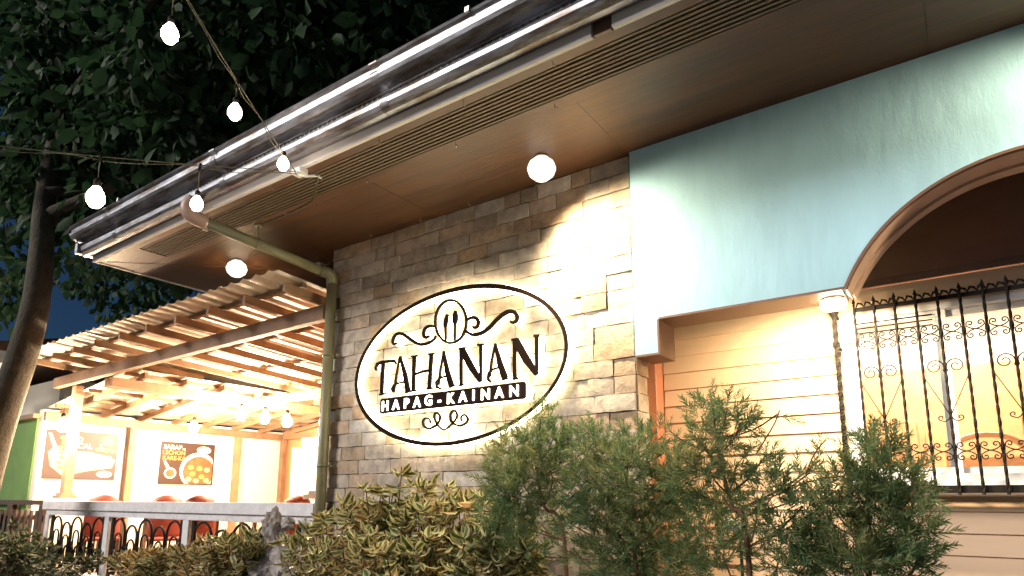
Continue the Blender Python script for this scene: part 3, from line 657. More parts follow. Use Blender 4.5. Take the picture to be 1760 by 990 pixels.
MB().box((cp.x+.05, 8.262, .75), (cq.x+.22, 8.279, cp.z-.1)).make('door', M['cream'], fz, .004)
lp = thing('back_light_panel', 'small bright lit panel above the pale cabinet', 'lamp', (cp.x+.3, 8.5, cp.z+.1))
MB().box((cp.x+.02, 8.5, cp.z+.02), (cp.x+.75, 8.58, cp.z+.28)).make('panel_light', emit('lit_panel_glow', (1, .9, .74), 9), lp)
# posters
def poster(name, label, y0, y1, z0, z1):
    t = thing(name, label, 'poster', (-11.98, y0, z0)); MB().box((-11.998, y0, z0), (-11.975, y1, z1)).make('panel', M['poster1'], t); return t
def shape(parent, name, pts, m_, lift):
    """flat printed shape; pts are (y,z)"""
    n = len(pts); vs = [(-11.975+lift, y, z) for y, z in pts]; fs = [tuple(range(n))]
    me = mesh_from(vs, fs); me.materials.append(m_); bm = bmesh.new(); bm.from_mesh(me); bmesh.ops.triangulate(bm, faces=bm.faces); bm.to_mesh(me); bm.free(); link(name, me, None, parent)
def oval(cy, cz, a, b_, n=24): return [(cy+a*math.cos(2*math.pi*k/n), cz+b_*math.sin(2*math.pi*k/n)) for k in range(n)]
def ptxt(parent, s_, y, z, size, m_, lift=.004):
    me = text_mesh(s_, size, .001); link('lettering', me, m_, parent, (-11.975+lift, y, z), (R(90), 0, R(90)))
py0, py1, pz0, pz1 = 4.17, 5.25, 1.91, 2.69
t = poster('food_poster', 'brown poster of a wrapped roll behind the canopy post, lettered D and CAL', py0, py1, pz0, pz1)
shape(t, 'print', [(py0+.05, pz0+.42), (py0+.1, pz0+.2), (py0+.3, pz0+.04), (py0+.62, pz0+.13), (py0+1.02, pz0+.2), (py0+1.06, pz0+.34), (py0+.9, pz0+.4), (py0+.62, pz0+.46), (py0+.3, pz0+.44), (py0+.12, pz0+.50)], M['poster_food'], .001)
shape(t, 'print', [(py0+.03, pz0+.72), (py0+.07, pz0+.72), (py0+.2, pz0+.44), (py0+.14, pz0+.42)], M['poster_cream'], .0015)
for k in range(13): shape(t, 'print', oval(py0+.26+.058*k, pz0+.30+.05*math.sin(k*2.3), .05, .07, 14), (M['poster_cream'], M['poster_food'])[k % 2], .0017+.00015*k)
for k in range(5): shape(t, 'print', oval(py1-.30+.06*k, pz0+.50+.03*math.sin(k*3), .05, .035, 9), M['poster_green'], .0012+.0001*k)
for k in range(7): shape(t, 'print', oval(py0+.24+.02*math.sin(k*2.1), pz0+.66-.08*k, .045, .035, 10), M['poster_green'], .002+.0002*k)
star = []
for k in range(24): a = 2*math.pi*k/24; r_ = .085 if k % 2 else .115; star.append((py1-.16+r_*math.cos(a), pz1-.13+r_*.8*math.sin(a)))
shape(t, 'print', star, M['poster_orange'], .001)
shape(t, 'print', oval(py1-.17, pz0+.09, .12, .055), M['poster_cream'], .001)
ptxt(t, "D", py0+.49, pz1-.14, .12, M['poster_cream']); ptxt(t, "CAL   S", py0+.65, pz1-.24, .12, M['poster_cream'])
py0, py1, pz0, pz1 = 5.99, 7.02, 1.86, 2.63
t = poster('food_poster', 'brown poster of a stew bowl lettered SARAP na LECHON KARE-KA', py0, py1, pz0, pz1)
shape(t, 'print', oval(py0+.73, pz0+.26, .36, .40, 32)[0:0] + [(min(y, py1-.03), max(z, pz0+.02)) for y, z in oval(py0+.73, pz0+.26, .36, .34, 32)], M['poster_cream'], .001)
shape(t, 'print', [(min(y, py1-.03), max(z, pz0+.02)) for y, z in oval(py0+.74, pz0+.24, .31, .29, 32)], M['poster_meat'], .0016)
for k, (a, b_) in enumerate(((.55, .1), (.62, .2), (.7, .07), (.8, .15), (.9, .08), (.75, .3), (.9, .28), (.58, .32))): shape(t, 'print', oval(py0+a, pz0+b_, .06, .045, 12), (M['poster_food'], M['poster_orange'])[k % 2], .002+.0002*k)
rr_ = oval(py0+.2, pz0+.2, .11, .1, 20); shape(t, 'print', rr_, M['poster_cream'], .001); shape(t, 'print', oval(py0+.2, pz0+.2, .08, .075, 20), M['poster_meat'], .0016)
shape(t, 'print', [(py0+.06, pz0+.42), (py0+.1, pz0+.42), (py0+.2, pz0+.28), (py0+.13, pz0+.27)], M['poster_cream'], .0012)
shape(t, 'print', oval(py1-.22, pz1-.12, .14, .07), M['poster_cream'], .001)
ptxt(t, "SARAP", py0+.21, pz1-.10, .115, M['poster_cream']); ptxt(t, "na", py0+.42, pz1-.12, .06, M['poster_cream'])
ptxt(t, "LECHON", py0+.24, pz1-.20, .105, M['poster_orange']); ptxt(t, "KARE-KA", py0+.25, pz1-.30, .105, M['poster_orange'])
# bulbs in the dining area
def hang_bulb(p, label, group='bulbs hanging in the dining area', m_='bulb_in', top=None, r=.045):
    t = thing('hanging_bulb', label, 'light bulb', p, group); top = top or 3.1
    MB().lathe(p, [(0, -r*1.25), (r*.55, -r*1.12), (r*.95, -r*.5), (r, 0), (r*.85, r*.55), (r*.5, r*1.1), (r*.36, r*1.35)], 14).make('glass_bulb', M[m_], t)
    MB().lathe((p[0], p[1], p[2]+r*1.3), [(0, 0), (r*.42, 0), (r*.42, r*.8), (r*.2, r*1.1), (0, r*1.1)], 10).make('socket', M['iron'], t)
    MB().tube([(p[0], p[1], p[2]+r*2.3), (top[0], top[1], top[2]) if not isinstance(top, (int, float)) else (p[0], p[1], top)], .004, 5).make('cord', M['cable'], t)
    return t
for u, v, Xp, lb in ((415, 712, -9.2, 'left of three close bulbs under the canopy'), (455, 718, -8.9, 'middle of three close bulbs under the canopy'), (493, 724, -8.6, 'right of three close bulbs under the canopy'), (333, 735, -10.6, 'single bulb above the stew poster'), (107, 731, -10.95, 'bulb beside the canopy post in front of the left poster')):
    q = aX(u, v, Xp)
    if u == 107: q = aY(107, 731, 3.92)
    hang_bulb(q, 'glowing bulb, '+lb, r=.075)
q = aY(22, 717, 3.6); hang_bulb(q, 'glowing bulb against the dark trunk at the far left', r=.05, m_='bulb')
# chairs and tables
def red_chair(x, y, rot, label):
    t = thing('red_chair', label, 'chair', (0, 0, 0), 'red chairs in the dining area')
    bk = []; n = 10
    for j in range(7):
        for i in range(n+1): 
            a = -1+2*i/n; zt = 1.0+.60*(j/6); wd = .23*(1 if j < 4 else math.cos((j-3)/3*.62)); zt = 1.02+(.58*(j/6)); top = .07*(1-a*a)*(j/6); bk.append((a*wd, .05*(a*a)-.03, zt-.55+top+.56-.6+.57-.0))
    fs = [(j*(n+1)+i, j*(n+1)+i+1, (j+1)*(n+1)+i+1, (j+1)*(n+1)+i) for j in range(6) for i in range(n)]
    o = MB().add(bk, fs, True).make('backrest', M['red'], t); md = o.modifiers.new('thick', 'SOLIDIFY'); md.thickness = .02
    MB().box((-.22, -.45, 1.02), (.22, -.02, 1.06)).make('seat', M['red'], t, .01)
    for a in (-.19, .19):
        for c in (-.42, -.06): MB().box((a-.018, c-.018, .6), (a+.018, c+.018, 1.02)).make('leg', M['darkwood'], t)
    for ch in t.children: pass
    t.location = (x, y, 0); t.rotation_euler = (0, 0, rot)
for u, Xp, a, lb in ((180, -10.3, 1.2, 'red chair behind the balustrade below the left poster'), (288, -9.6, 1.1, 'red chair, left one of the touching pair behind the balustrade'), (345, -9.0, 1.25, 'red chair, right one of the touching pair behind the balustrade'), (512, -8.3, 1.1, 'red chair nearest the downpipe behind the balustrade')):
    q = aX(u, 858, Xp); red_chair(q.x, q.y, a, lb)
for u, Xp, lb in ((235, -10.9, 'dark dining table between the left red chair and the pair'), (430, -9.6, 'dark dining table right of the pair of red chairs')):
    q = aX(u, 858, Xp); t = thing('dining_table', lb, 'table', (q.x, q.y, .6), 'dining tables under the canopy')
    MB().box((q.x-.4, q.y-.4, 1.31), (q.x+.4, q.y+.4, 1.345)).make('tabletop', M['tabletop'], t, .01)
    for a in (-.34, .34):
        for c in (-.34, .34): MB().box((q.x+a-.025, q.y+c-.025, .6), (q.x+a+.025, q.y+c+.025, 1.31)).make('leg', M['darkwood'], t)

# ================================================================ balustrade
bl = thing('balustrade', 'white concrete balustrade with black wrought iron infill left of the downpipe', 'balustrade', (-8, 4.0, 0))
mb = MB().box((-11.10, 3.93, 1.44), (-4.99, 4.11, 1.562)); ho = mb.make('handrail', M['concrete'], bl, .006)
MB().box((-11.02, 3.96, 1.365), (-5.02, 4.06, 1.438)).make('lower_rail', M['concrete'], bl, .004)
MB().box((-11.1, 3.92, .12), (-5.0, 4.10, .62)).make('base_wall', M['concrete'], bl, .006)
bx = [-10.97, -9.12, -7.22, -5.12]
for x in bx: MB().box((x-.075, 3.965, .62), (x+.05, 4.055, 1.364)).make('baluster_post', M['concrete'], bl, .004)
for i in range(3):
    x0, x1 = bx[i]+.06, bx[i+1]-.085; t = MB(); Y = 4.0
    for x in (x0+.05, x1-.05): MB().beam((x, Y, .63), (x, Y, 1.36), .05, .03, Vector((0, 1, 0))).make('iron_upright', M['iron'], bl)
    def arch(cx, w_, zt, zb=.7, r=.014):
        p_ = [(cx-w_/2, Y, zb)]+[(cx-w_/2*math.cos(math.pi*k/10), Y, zt-w_/2+w_/2*math.sin(math.pi*k/10)) for k in range(11)]+[(cx+w_/2, Y, zb)]
        MB().tube(p_, r, 6).make('iron_arch', M['iron'], bl)
    cx = (x0+x1)/2; n = 5; sp_ = (x1-x0-.1)/n
    for k in range(n):
        xx = x0+.05+sp_*(k+.5); big = k % 2 == (n//2) % 2
        arch(xx, sp_*.95 if big else sp_*.8, 1.345 if big else 1.27); arch(xx, sp_*.5, 1.17 if big else 1.1, .66, .011)
        arch(xx+sp_*.5, sp_*.4, 1.02, .64, .011) if k < n-1 else None
    for k in range(n):
        xx = x0+.05+sp_*(k+.5); s_ = MB()
        for sx in (-1, 1): s_.tube([(xx, Y-.012, .66)]+[(xx+sx*(.07-.05*math.cos(a)), Y-.012, .86+.10*math.sin(a)) for a in [R(-80+34*j) for j in range(9)]], .011, 6)
        s_.make('iron_scroll', M['iron'], bl)
fn = thing('wooden_fence', 'dark brown wooden fence left of the white balustrade', 'fence', (-12, 4, 0))
for x in (-11.26, -12.5, -13.7, -14.9): MB().box((x-.09, 3.97, 0), (x+.09, 4.07, 1.5)).make('fence_post', M['darkwood'], fn, .005)
for z_ in (1.50, 1.28, .7): MB().box((-15, 3.985, z_), (-11.15, 4.04, z_+.07)).make('rail', M['darkwood'], fn)
for k in range(18): x = -14.8+.2*k; MB().box((x, 3.95, .2), (x+.08, 3.98, 1.42)).make('picket', M['darkwood'], fn)
# neighbour's roof seen past the trunk
nb = thing('neighbour_house', 'neighbouring house with dark roof and lit white ceiling behind the trunk', 'house', (-19, 6.5, 0))
MB().box((-22, 6.0, 0), (-16.8, 9, 4.3)).make('wall', M['cream'], nb)
MB().add([(-23, 4.3, 4.75), (-16.3, 4.3, 4.75), (-16.3, 6.6, 5.35), (-23, 6.6, 5.35), (-23, 4.3, 4.65), (-16.3, 4.3, 4.65), (-16.3, 9.2, 4.5), (-23, 9.2, 4.5)], [(0, 1, 2, 3), (3, 2, 6, 7), (4, 5, 1, 0), (1, 5, 6, 2), (0, 3, 7, 4), (7, 6, 5, 4)]).make('roof', M['darkwood'], nb)
MB().box((-19.6, 4.9, 4.45), (-17.0, 5.4, 4.5)).make('lit_ceiling_panel', emit('neighbour_panel_glow', (1, .86, .66), .9), nb)
MB().box((-18.9, 5.0, 4.0), (-16.9, 5.1, 4.22)).make('tube_light', emit('neighbour_tube_glow', (1, .95, .86), 2.5), nb)

# ================================================================ string lights
br = thing('cable_bracket', 'white plastic cable bracket at the fascia where both light strings end', 'bracket', (-3.83, 2.80, 4.02))
MB().box((-3.93, 2.72, 3.985), (-3.83, 2.80, 4.032)).make('clip_body', M['whiteplastic'], br, .006)
MB().tube([(-3.86, 2.74, 3.97), (-3.82, 2.78, 3.965), (-3.78, 2.84, 3.985), (-3.76, 2.87, 3.97)], .01, 6).make('clip_arm', M['whiteplastic'], br)
MB().tube(smooth([(-3.80, 2.80, 4.0), (-3.78, 2.86, 3.98), (-3.95, 2.97, 4.036), (-4.25, 3.16, 4.036), (-4.7, 3.2, 4.036), (-5.0, 3.2, 4.04)], 5), .005, 5).make('trailing_wire', M['cable'], br)
W0 = Vector((-3.86, 2.71, 3.985))
def string_wire(end, sag, label, seed, mids=None):
    pts = [W0.lerp(end, i/24) for i in range(25)]
    for i, p_ in enumerate(pts): p_.z -= sag*4*(i/24)*(1-i/24)
    t = thing('string_light_cable', label, 'cable', tuple(W0), 'string light cables')
    MB().tube(pts, .0036, 6).make('wire', M['cable'], t)
    q_ = [p_+Vector((.012*math.sin(i*.9), .01*math.cos(i*1.3), -.022+.012*math.sin(i*.7+seed))) for i, p_ in enumerate(pts)]
    MB().tube(q_, .003, 6).make('wire', M['cable'], t)
    return pts
e1 = aY(300, -40, 1.30); e2 = aY(-60, 244, 1.25)
w1 = string_wire(e1, .02, 'pair of wires running up from the eave to the upper left', 0)
w2 = string_wire(e2, .02, 'pair of wires running from the eave out to the left edge', 2)
def near(pts, u):
    best = None
    for i in range(len(pts)-1):
        for s_ in range(8):
            p_ = pts[i].lerp(pts[i+1], s_/8); d = p_-CAM; uu = PCX+FPX*d.dot(rgt)/d.dot(fwd)
            if best is None or abs(uu-u) < best[0]: best = (abs(uu-u), p_)
    return best[1]
def sbulb(pts, ucord, v, label, r=.05):
    top = near(pts, ucord); d = top-CAM; depth = d.dot(fwd); q_ = aY(ucord, v, top.y); t = hang_bulb((top.x, top.y, q_.z), label, 'bulbs of the light strings', 'bulb', (top.x, top.y, top.z-.01), r)
    MB().tube([(top.x-.01, top.y, top.z-.045), (top.x+.004, top.y, top.z+.012)], .011, 6).make('joint', M['iron'], t)
sbulb(w1, 488, 281, 'string bulb hanging in front of the gutter just left of the white bracket', .040)
sbulb(w1, 408, 190, 'string bulb against the leaves left of the diagonal wires', .040)
sbulb(w2, 172, 335, 'string bulb under the level wires at the left, above the trunk', .062)
sbulb(w2, 345, 347, 'string bulb in front of the rosy pipe elbow', .044)
q = aY(292, 58, 1.75); hang_bulb(q, 'string bulb nearest the top edge at the upper left', 'bulbs of the light strings', 'bulb', (q.x, q.y, q.z+.45), .052)

# ================================================================ foliage
def basis(d, roll):
    d = d/np.linalg.norm(d); a = np.array([0, 0, 1.]) if abs(d[2]) < .95 else np.array([1., 0, 0]); s_ = np.cross(d, a); s_ /= np.linalg.norm(s_); n_ = np.cross(s_, d)
    return d, s_*math.cos(roll)+n_*math.sin(roll), -s_*math.sin(roll)+n_*math.cos(roll)
def scatter(base_v, base_f, pos, dirs, rolls, sizes, name, mats, midx=None):
    bv = np.array(base_v, float); nb_ = len(bv); N_ = len(pos); D = np.empty((N_, 3, 3))
    dn = dirs/np.linalg.norm(dirs, axis=1, keepdims=True); a = np.where(np.abs(dn[:, 2:3]) < .95, np.array([[0, 0, 1.]]), np.array([[1., 0, 0]]))
    s_ = np.cross(dn, a); s_ /= np.linalg.norm(s_, axis=1, keepdims=True); n_ = np.cross(s_, dn); c, sn = np.cos(rolls)[:, None], np.sin(rolls)[:, None]
    D[:, 0] = dn; D[:, 1] = s_*c+n_*sn; D[:, 2] = -s_*sn+n_*c
    V = (np.einsum('vk,nkj->nvj', bv, D)*sizes[:, None, None]+pos[:, None, :]).reshape(-1, 3)
    F = []
    me = bpy.data.meshes.new(name); nf = len(base_f); ln = [len(f_) for f_ in base_f]; flat = np.array([i for f_ in base_f for i in f_]); tot = len(flat)
    loops = (flat[None, :]+(np.arange(N_)*nb_)[:, None]).reshape(-1)
    st = np.concatenate([[0], np.cumsum(ln)[:-1]]); starts = (st[None, :]+(np.arange(N_)*tot)[:, None]).reshape(-1)
    me.vertices.add(len(V)); me.vertices.foreach_set('co', V.astype(np.float32).ravel()); me.loops.add(len(loops)); me.loops.foreach_set('vertex_index', loops.astype(np.int32))
    me.polygons.add(len(starts)); me.polygons.foreach_set('loop_start', starts.astype(np.int32)); me.polygons.foreach_set('loop_total', np.tile(ln, N_).astype(np.int32))
    for m_ in mats: me.materials.append(m_)
    if midx is not None: me.polygons.foreach_set('material_index', np.tile(midx, N_).astype(np.int32))
    me.update(calc_edges=True); me.validate(); return me
def place_mesh(name, me, parent):
    o = bpy.data.objects.new(name, me); COL.objects.link(o)
    c = Vector(parent.location); me.transform(Matrix.Translation(-c)); o.parent = parent; return o
LV = [(0, 0, 0), (.28, .24, .05), (.28, -.24, .05), (.62, .27, .03), (.62, -.27, .03), (1, 0, -.10), (.3, 0, -.015), (.64, 0, -.03)]
LF = [(0, 6, 1), (0, 2, 6), (6, 7, 3, 1), (6, 2, 4, 7), (7, 5, 3), (7, 4, 5)]
treeleaf = leafmat('broad_tree_leaf', (.016, .036, .018), (.036, .078, .034), (.065, .135, .048), .35, .7)
# --- the big tree
tb = aY(28, 660, 3.0)
tree = thing('large_tree', 'large broad leaved tree with mottled trunk rising behind the light strings', 'tree', (-10.4, 3.0, 0))
def tp(u, v, Y=3.0): return tuple(aY(u, v, Y))
trunk = [(aY(-60, 900, 3.0).x-.1, 3.0, 0), tp(-22, 800), tp(8, 700), tp(42, 600), tp(62, 520), tp(71, 440), tp(76, 360), tp(92, 260, 3.1), tp(120, 160, 3.3)]
MB().tube(smooth(trunk, 4), [.21-.115*i/32 for i in range(33)], 16).make('trunk', M['bark'], tree)
TX = tp(76, 370); limbs = [[TX, (-8.0, 3.8, 5.9), (-7.0, 4.8, 7.0), (-5.6, 5.6, 8.3)], [tp(80, 330), (-9.6, 4.2, 6.2), (-10.4, 5.4, 7.0)], [tp(115, 170, 3.3), (-6.6, 2.9, 7.2), (-6.6, 2.9, 8.2)], [TX, (-9.8, 3.4, 5.2), (-11.2, 4.2, 5.3)], [TX, (-8.9, 4.6, 5.2), (-9.2, 6.2, 5.5), (-10, 8, 6)]]
for lm in limbs: MB().tube(smooth(lm, 4), [.075-.055*i/(len(lm)*4-4) for i in range(len(lm)*4-3)], 8).make('limb', M['bark'], tree)
cl = []
for _ in range(3000):
    c = np.array([rng.uniform(-13.5, -3.4), rng.uniform(2.7, 10.5), rng.uniform(4.6, 11.5)])
    e_ = ((c[0]+8.7)/5.0)**2+((c[1]-6.0)/4.2)**2+((c[2]-8.0)/3.4)**2
    if e_ < 1.05 and e_ > .2: cl.append(c)
cl = [c for c in cl[:900] if c[2] > 1.9+.335*(math.sin(yw)*c[0]+math.cos(yw)*c[1])+rng.uniform(-.2, .5)]
cl += [np.array(aY(u, v, Y)) for u, v, Y in ((12, 510, 4.2), (22, 495, 4.0), (0, 470, 4.4), (5, 525, 4.3), (30, 450, 3.8), (0, 380, 4), (120, 470, 5.5), (150, 490, 6), (200, 520, 7), (240, 525, 7), (180, 480, 6), (270, 545, 8), (225, 550, 8), (300, 535, 8), (330, 520, 8.5), (150, 440, 5), (110, 430, 5), (280, 510, 8), (240, 490, 7), (320, 550, 9), (350, 560, 9), (20, 420, 4), (40, 330, 4))]
lpos = []; ldir = []
for c in cl:
    n_ = 62; r_ = rng.uniform(.35, .65)
    d = rng.normal(size=(n_, 3)); d /= np.linalg.norm(d, axis=1, keepdims=True); rad = r_*rng.uniform(.3, 1, (n_, 1))**.5
    lpos.append(c+d*rad); ldir.append(d*.7+np.array([0, 0, -.75])+rng.normal(size=(n_, 3))*.35)
lpos = np.vstack(lpos); ldir = np.vstack(ldir); n_ = len(lpos)
keep = ~((lpos[:, 0] > -7.5) & (lpos[:, 1] > 2.3) & (lpos[:, 2] < 4.8+(lpos[:, 1]-2.6)*.35)) & ~((lpos[:, 2] < 3.95) & (lpos[:, 0] > -12))
lpos, ldir = lpos[keep], ldir[keep]; n_ = len(lpos)
me = scatter(LV, LF, lpos, ldir, rng.uniform(0, 6.28, n_), rng.uniform(.14, .30, n_), 'crown', [treeleaf]); place_mesh('crown', me, tree)

# --- variegated shrubs
vg = leafmat('variegated_leaf_centre', (.045, .085, .025), (.10, .14, .04), (.30, .16, .06), .2, .5)
vc = leafmat('variegated_leaf_edge', (.32, .33, .12), (.60, .54, .30), (.62, .38, .17), .25, .5)
VV = [(0, 0, 0), (.3, .09, .03), (.3, -.09, .03), (.7, .09, .0), (.7, -.09, .0), (1, 0, -.16), (.3, .21, .09), (.3, -.21, .09), (.7, .18, .06), (.7, -.18, .06)]
VF = [(0, 2, 1), (2, 4, 3, 1), (4, 5, 3), (0, 1, 6), (1, 3, 8, 6), (3, 5, 8), (0, 7, 2), (2, 7, 9, 4), (4, 9, 5)]
VI = [0, 0, 0, 1, 1, 1, 1, 1, 1]
def vshrub(base, tips, label, nm='variegated_shrub', size=(.07, .13), mats_=None):
    t = thing(nm, label, 'shrub', base, 'leafy shrubs in front of the wall'); P_ = []; D_ = []; st = MB()
    b0 = Vector(base)
    for tpn in tips:
        tpn = Vector(tpn); mid = b0.lerp(tpn, .55)+Vector((rng.normal()*.06, rng.normal()*.06, .05)); ln = smooth([tuple(b0+Vector((rng.normal()*.05, rng.normal()*.05, 0))), tuple(mid), tuple(tpn)], 5)
        st.tube(ln, [.011-.007*i/(len(ln)-1) for i in range(len(ln))], 5)
        for j in range(3, len(ln)):
            pj_ = Vector(ln[j]); k_ = 5 if j < len(ln)-1 else 11
            for q_ in range(k_):
                a = rng.uniform(0, 6.28); el_ = rng.uniform(-.6, .5) if j < len(ln)-1 else rng.uniform(-.3, .9)
                D_.append((math.cos(a)*math.cos(el_), math.sin(a)*math.cos(el_), math.sin(el_))); P_.append(tuple(pj_+Vector((rng.normal(), rng.normal(), rng.normal()))*.015))
    st.make('stem', M['stem'], t); P_ = np.array(P_); D_ = np.array(D_)
    me = scatter(VV, VF, P_, D_, np.where(rng.random(len(P_)) < .8, rng.normal(3.14, .5, len(P_)), rng.uniform(0, 6.28, len(P_))), rng.uniform(size[0], size[1], len(P_)), 'foliage', mats_ or [vg, vc], VI); place_mesh('foliage', me, t)
def tips_from(polyline, Y, dY, n, zb):
    """stem tips spread under an outline given along the facade"""
    out = []; pts = [aY(u, v, Y) for u, v in polyline]
    for _ in range(n):
        k = rng.integers(0, len(pts)-1); t_ = rng.random(); p_ = pts[k].lerp(pts[k+1], t_); z_ = zb+(p_.z-zb)*(rng.random()**.55)
        out.append((p_.x, p_.y+rng.uniform(-dY, dY), z_))
    out += [tuple(p_) for p_ in pts]; return out
def vs_at(poly, Y, n, label, **k):
    a = aY(sum(u for u, v in poly)/len(poly), 990, Y); vshrub((a.x, Y, .12), tips_from(poly, Y, .28, n, .95), label, **k)
vs_at([(520, 925), (560, 890), (620, 870), (655, 845), (690, 815), (735, 838), (745, 870)], 3.35, 62, 'tall cream edged shrub between the downpipe and the sign')
vs_at([(735, 885), (780, 860), (830, 862), (865, 880), (890, 905)], 3.3, 55, 'cream edged shrub below the oval sign, touching the feathery bushes')
vs_at([(560, 940), (640, 920), (740, 925), (840, 930), (900, 950)], 2.9, 60, 'low cream edged shrub at the bottom in front of the taller ones')
vs_at([(345, 940), (390, 925), (430, 922), (450, 945)], 3.6, 45, 'cream edged shrub in front of the third balustrade post')
vs_at([(215, 965), (260, 950), (310, 950), (345, 945)], 3.65, 36, 'low leafy shrub in front of the middle balustrade panel')
dg = leafmat('dark_fine_leaf', (.03, .05, .025), (.06, .08, .04), (.12, .12, .07), .2, .5)
vs_at([(-10, 930), (20, 900), (50, 950), (90, 975), (150, 975)], 3.6, 46, 'dark grey green shrub at the bottom left corner before the wooden fence', size=(.06, .12), mats_=[dg, dg])

# --- feathery conifer-like shrubs
ff = leafmat('feathery_needle', (.065, .135, .07), (.155, .235, .10), (.44, .38, .17), .42, .6)
sv = []; sf = []
def needle(p, d, l, w_):
    p = Vector(p); d = Vector(d).normalized(); s_ = d.cross(Vector((.2, .3, 1))).normalized()*w_; k = len(sv)
    sv.extend([tuple(p-s_), tuple(p+s_), tuple(p+d*l*.55+s_*.9), tuple(p+d*l), tuple(p+d*l*.55-s_*.9)]); sf.append((k, k+1, k+2, k+3, k+4))
rs = random.Random(5)
for k in range(15):
    t_ = k/15; a = k*2.4; d = Vector((1.0, .9*math.cos(a)*(1-.4*t_), .9*math.sin(a)*(1-.4*t_))); needle((t_*.75, 0, 0), d, .42*(1-.45*t_), .022)
sv2 = np.array(sv)
def feather(base, spine, blobs, label, dens=1.0, bare=None):
    t = thing('feathery_shrub', label, 'shrub', base, 'feathery bushes in front of the wall'); st = MB(); P_ = []; D_ = []
    sp_ = smooth([tuple(base)]+[tuple(s_) for s_ in spine], 4); st.tube(sp_, [.014-.010*i/(len(sp_)-1) for i in range(len(sp_))], 7)
    for c, r_ in blobs:
        c = Vector(c); a = Vector(min(sp_, key=lambda q_: (Vector(q_)-c).length+max(0, q_[2]-c.z+.1)*3)); br_ = smooth([tuple(a), tuple(a.lerp(c, .6)+Vector((0, 0, -.02))), tuple(c)], 3); st.tube(br_, .0035, 5)
        n_ = int(165*dens*(r_/.15)**2.1)
        for _ in range(n_):
            d = rng.normal(size=3); d /= np.linalg.norm(d); rad = r_*rng.random()**.45; p_ = np.array(c)+d*rad*np.array([1, 1, 1.1]); P_.append(p_)
            D_.append(d*1.0+np.array([0, 0, .5])+rng.normal(size=3)*.35)
    st.make('stem', M['stem'], t)
    if bare: bb = MB(); [bb.tube(smooth([tuple(q_) for q_ in b_], 4), .003, 5) for b_ in bare]; bb.make('twig', M['stem'], t)
    P_ = np.array(P_); D_ = np.array(D_); me = scatter(sv2, sf, P_, D_, rng.uniform(0, 6.28, len(P_)), rng.uniform(.06, .125, len(P_)), 'foliage', [ff]); place_mesh('foliage', me, t)
def fe(Y, spine, blobs, label, dens=1.0, bare=None):
    f_ = lambda q_, dy=0: tuple(aY(q_[0], q_[1], Y+dy)); b0 = aY(spine[0][0], spine[0][1], Y); sc_ = lambda r_, u: r_*(b0-CAM).dot(fwd)/FPX
    feather((b0.x, Y, .12), [f_(q_) for q_ in spine[1:]], [(f_((u, v), rng.uniform(-.10, .10)), sc_(r_, u)) for u, v, r_ in blobs], label, dens, [[f_(q_) for q_ in b_] for b_ in bare] if bare else None)
fe(3.0, [(985, 1010), (970, 930), (935, 870), (920, 780), (930, 720)], [(930, 715, 20), (915, 745, 28), (950, 755, 30), (880, 770, 34), (925, 790, 45), (865, 800, 32), (900, 835, 50), (860, 850, 34), (950, 825, 38), (890, 880, 42), (975, 780, 34), (1010, 770, 34), (930, 900, 40), (900, 940, 40), (1000, 810, 30), (840, 830, 22), (850, 880, 28), (1015, 740, 16), (860, 930, 34), (1040, 790, 28)], 'feathery green shrub overlapping the lower right of the oval sign')
fe(2.9, [(1120, 1010), (1090, 940), (1075, 870), (1080, 790)], [(1050, 775, 34), (1090, 765, 32), (1120, 755, 24), (1075, 820, 48), (1030, 850, 48), (1110, 850, 50), (1050, 900, 52), (1000, 870, 36), (1110, 920, 55), (1150, 880, 36), (1060, 960, 55), (1130, 980, 50), (1150, 820, 34), (1000, 960, 35), (1170, 950, 40), (1150, 770, 16), (1165, 850, 26), (980, 900, 30), (1010, 745, 14)], 'feathery olive shrub in front of the stone pier and terracotta post')
fe(2.7, [(1292, 1010), (1285, 940), (1258, 870), (1235, 780), (1225, 700)], [(1225, 695, 22), (1250, 700, 26), (1205, 715, 28), (1270, 735, 28), (1200, 750, 26), (1240, 750, 36), (1215, 800, 40), (1265, 800, 32), (1180, 830, 40), (1310, 790, 28), (1240, 850, 46), (1330, 850, 34), (1300, 890, 40), (1200, 900, 48), (1350, 900, 38), (1240, 950, 50), (1340, 960, 50), (1180, 965, 40), (1300, 800, 22), (1290, 720, 14), (1165, 780, 20), (1410, 790, 13), (1392, 812, 13), (1336, 712, 8), (1360, 820, 20), (1380, 870, 26), (1150, 740, 12), (1400, 950, 34), (1440, 822, 9)], 'tallest feathery shrub, in front of the cream siding', .95,
   [[(1340, 850), (1390, 828), (1450, 818)], [(1385, 815), (1400, 780), (1420, 755)], [(1300, 780), (1330, 730), (1340, 705)]])
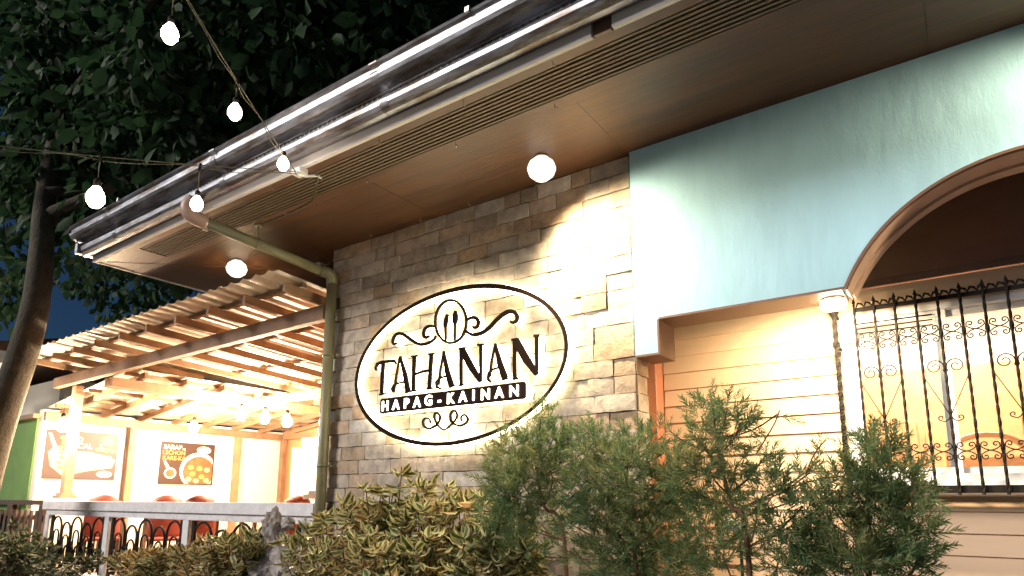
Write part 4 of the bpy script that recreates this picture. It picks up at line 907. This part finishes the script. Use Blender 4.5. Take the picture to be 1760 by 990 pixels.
fe(2.75, [(1480, 1010), (1490, 930), (1500, 850), (1505, 770)], [(1500, 750, 22), (1525, 765, 26), (1480, 780, 26), (1510, 800, 36), (1470, 830, 34), (1545, 820, 34), (1500, 860, 46), (1430, 870, 36), (1560, 870, 38), (1450, 920, 52), (1530, 920, 50), (1580, 905, 26), (1400, 930, 40), (1470, 970, 50), (1540, 970, 40), (1410, 975, 38), (1490, 815, 30), (1585, 955, 26), (1600, 925, 20), (1410, 880, 26), (1440, 840, 20), (1575, 840, 18), (1520, 970, 45), (1380, 960, 34), (1590, 895, 18)], 'feathery shrub covering the lower left corner of the window grille')
gs = thing('garden_spotlight', 'small white garden spotlight half hidden in the tallest feathery shrub', 'spotlight', tuple(aY(1272, 915, 2.95)))
q = aY(1272, 915, 2.95)
MB().tube([q+Vector((-.06, 0, .05)), q+Vector((.05, -.0, -.03))], .022, 10).make('lamp_head', M['whiteplastic'], gs)
MB().tube([q+Vector((0, 0, 0)), (q.x, q.y, .1)], .008, 6).make('stake', M['iron'], gs)

# --- coral rock beside the downpipe
rc = aY(500, 920, 3.72)
def rock(parts, label):
    t = bpy.data.meshes.new('rock'); bm = bmesh.new()
    for (u, v, r_, sy) in parts:
        c = aY(u, v, 3.72); r = bmesh.ops.create_icosphere(bm, subdivisions=3, radius=r_)
        for v_ in r['verts']:
            n__ = v_.co.normalized(); k = 1+.22*math.sin(n__.x*7+u)*math.cos(n__.z*9+v)+.13*math.sin(n__.y*17+n__.x*13+u)+rng.normal()*.04
            v_.co = Vector((v_.co.x*k, v_.co.y*k*.7, v_.co.z*k*sy))+Vector((c.x, c.y, c.z))
    bm.to_mesh(t); bm.free(); t.transform(Matrix.Translation(-rc)); t.materials.append(M['rock'])
    o = bpy.data.objects.new('coral_rock', t); COL.objects.link(o); o.location = rc; tag(o, label, 'rock')
rock([(535, 925, .09, .8), (545, 960, .16, 1.1), (500, 965, .2, 1.1), (495, 900, .07, .8), (468, 905, .10, 1.6), (472, 935, .13, 1.3), (500, 945, .15, .9), (520, 940, .12, .8), (480, 975, .2, 1), (520, 985, .2, 1), (465, 1010, .28, 1.3), (520, 1030, .3, 1.4)], 'rough grey coral rock standing between balustrade and downpipe')
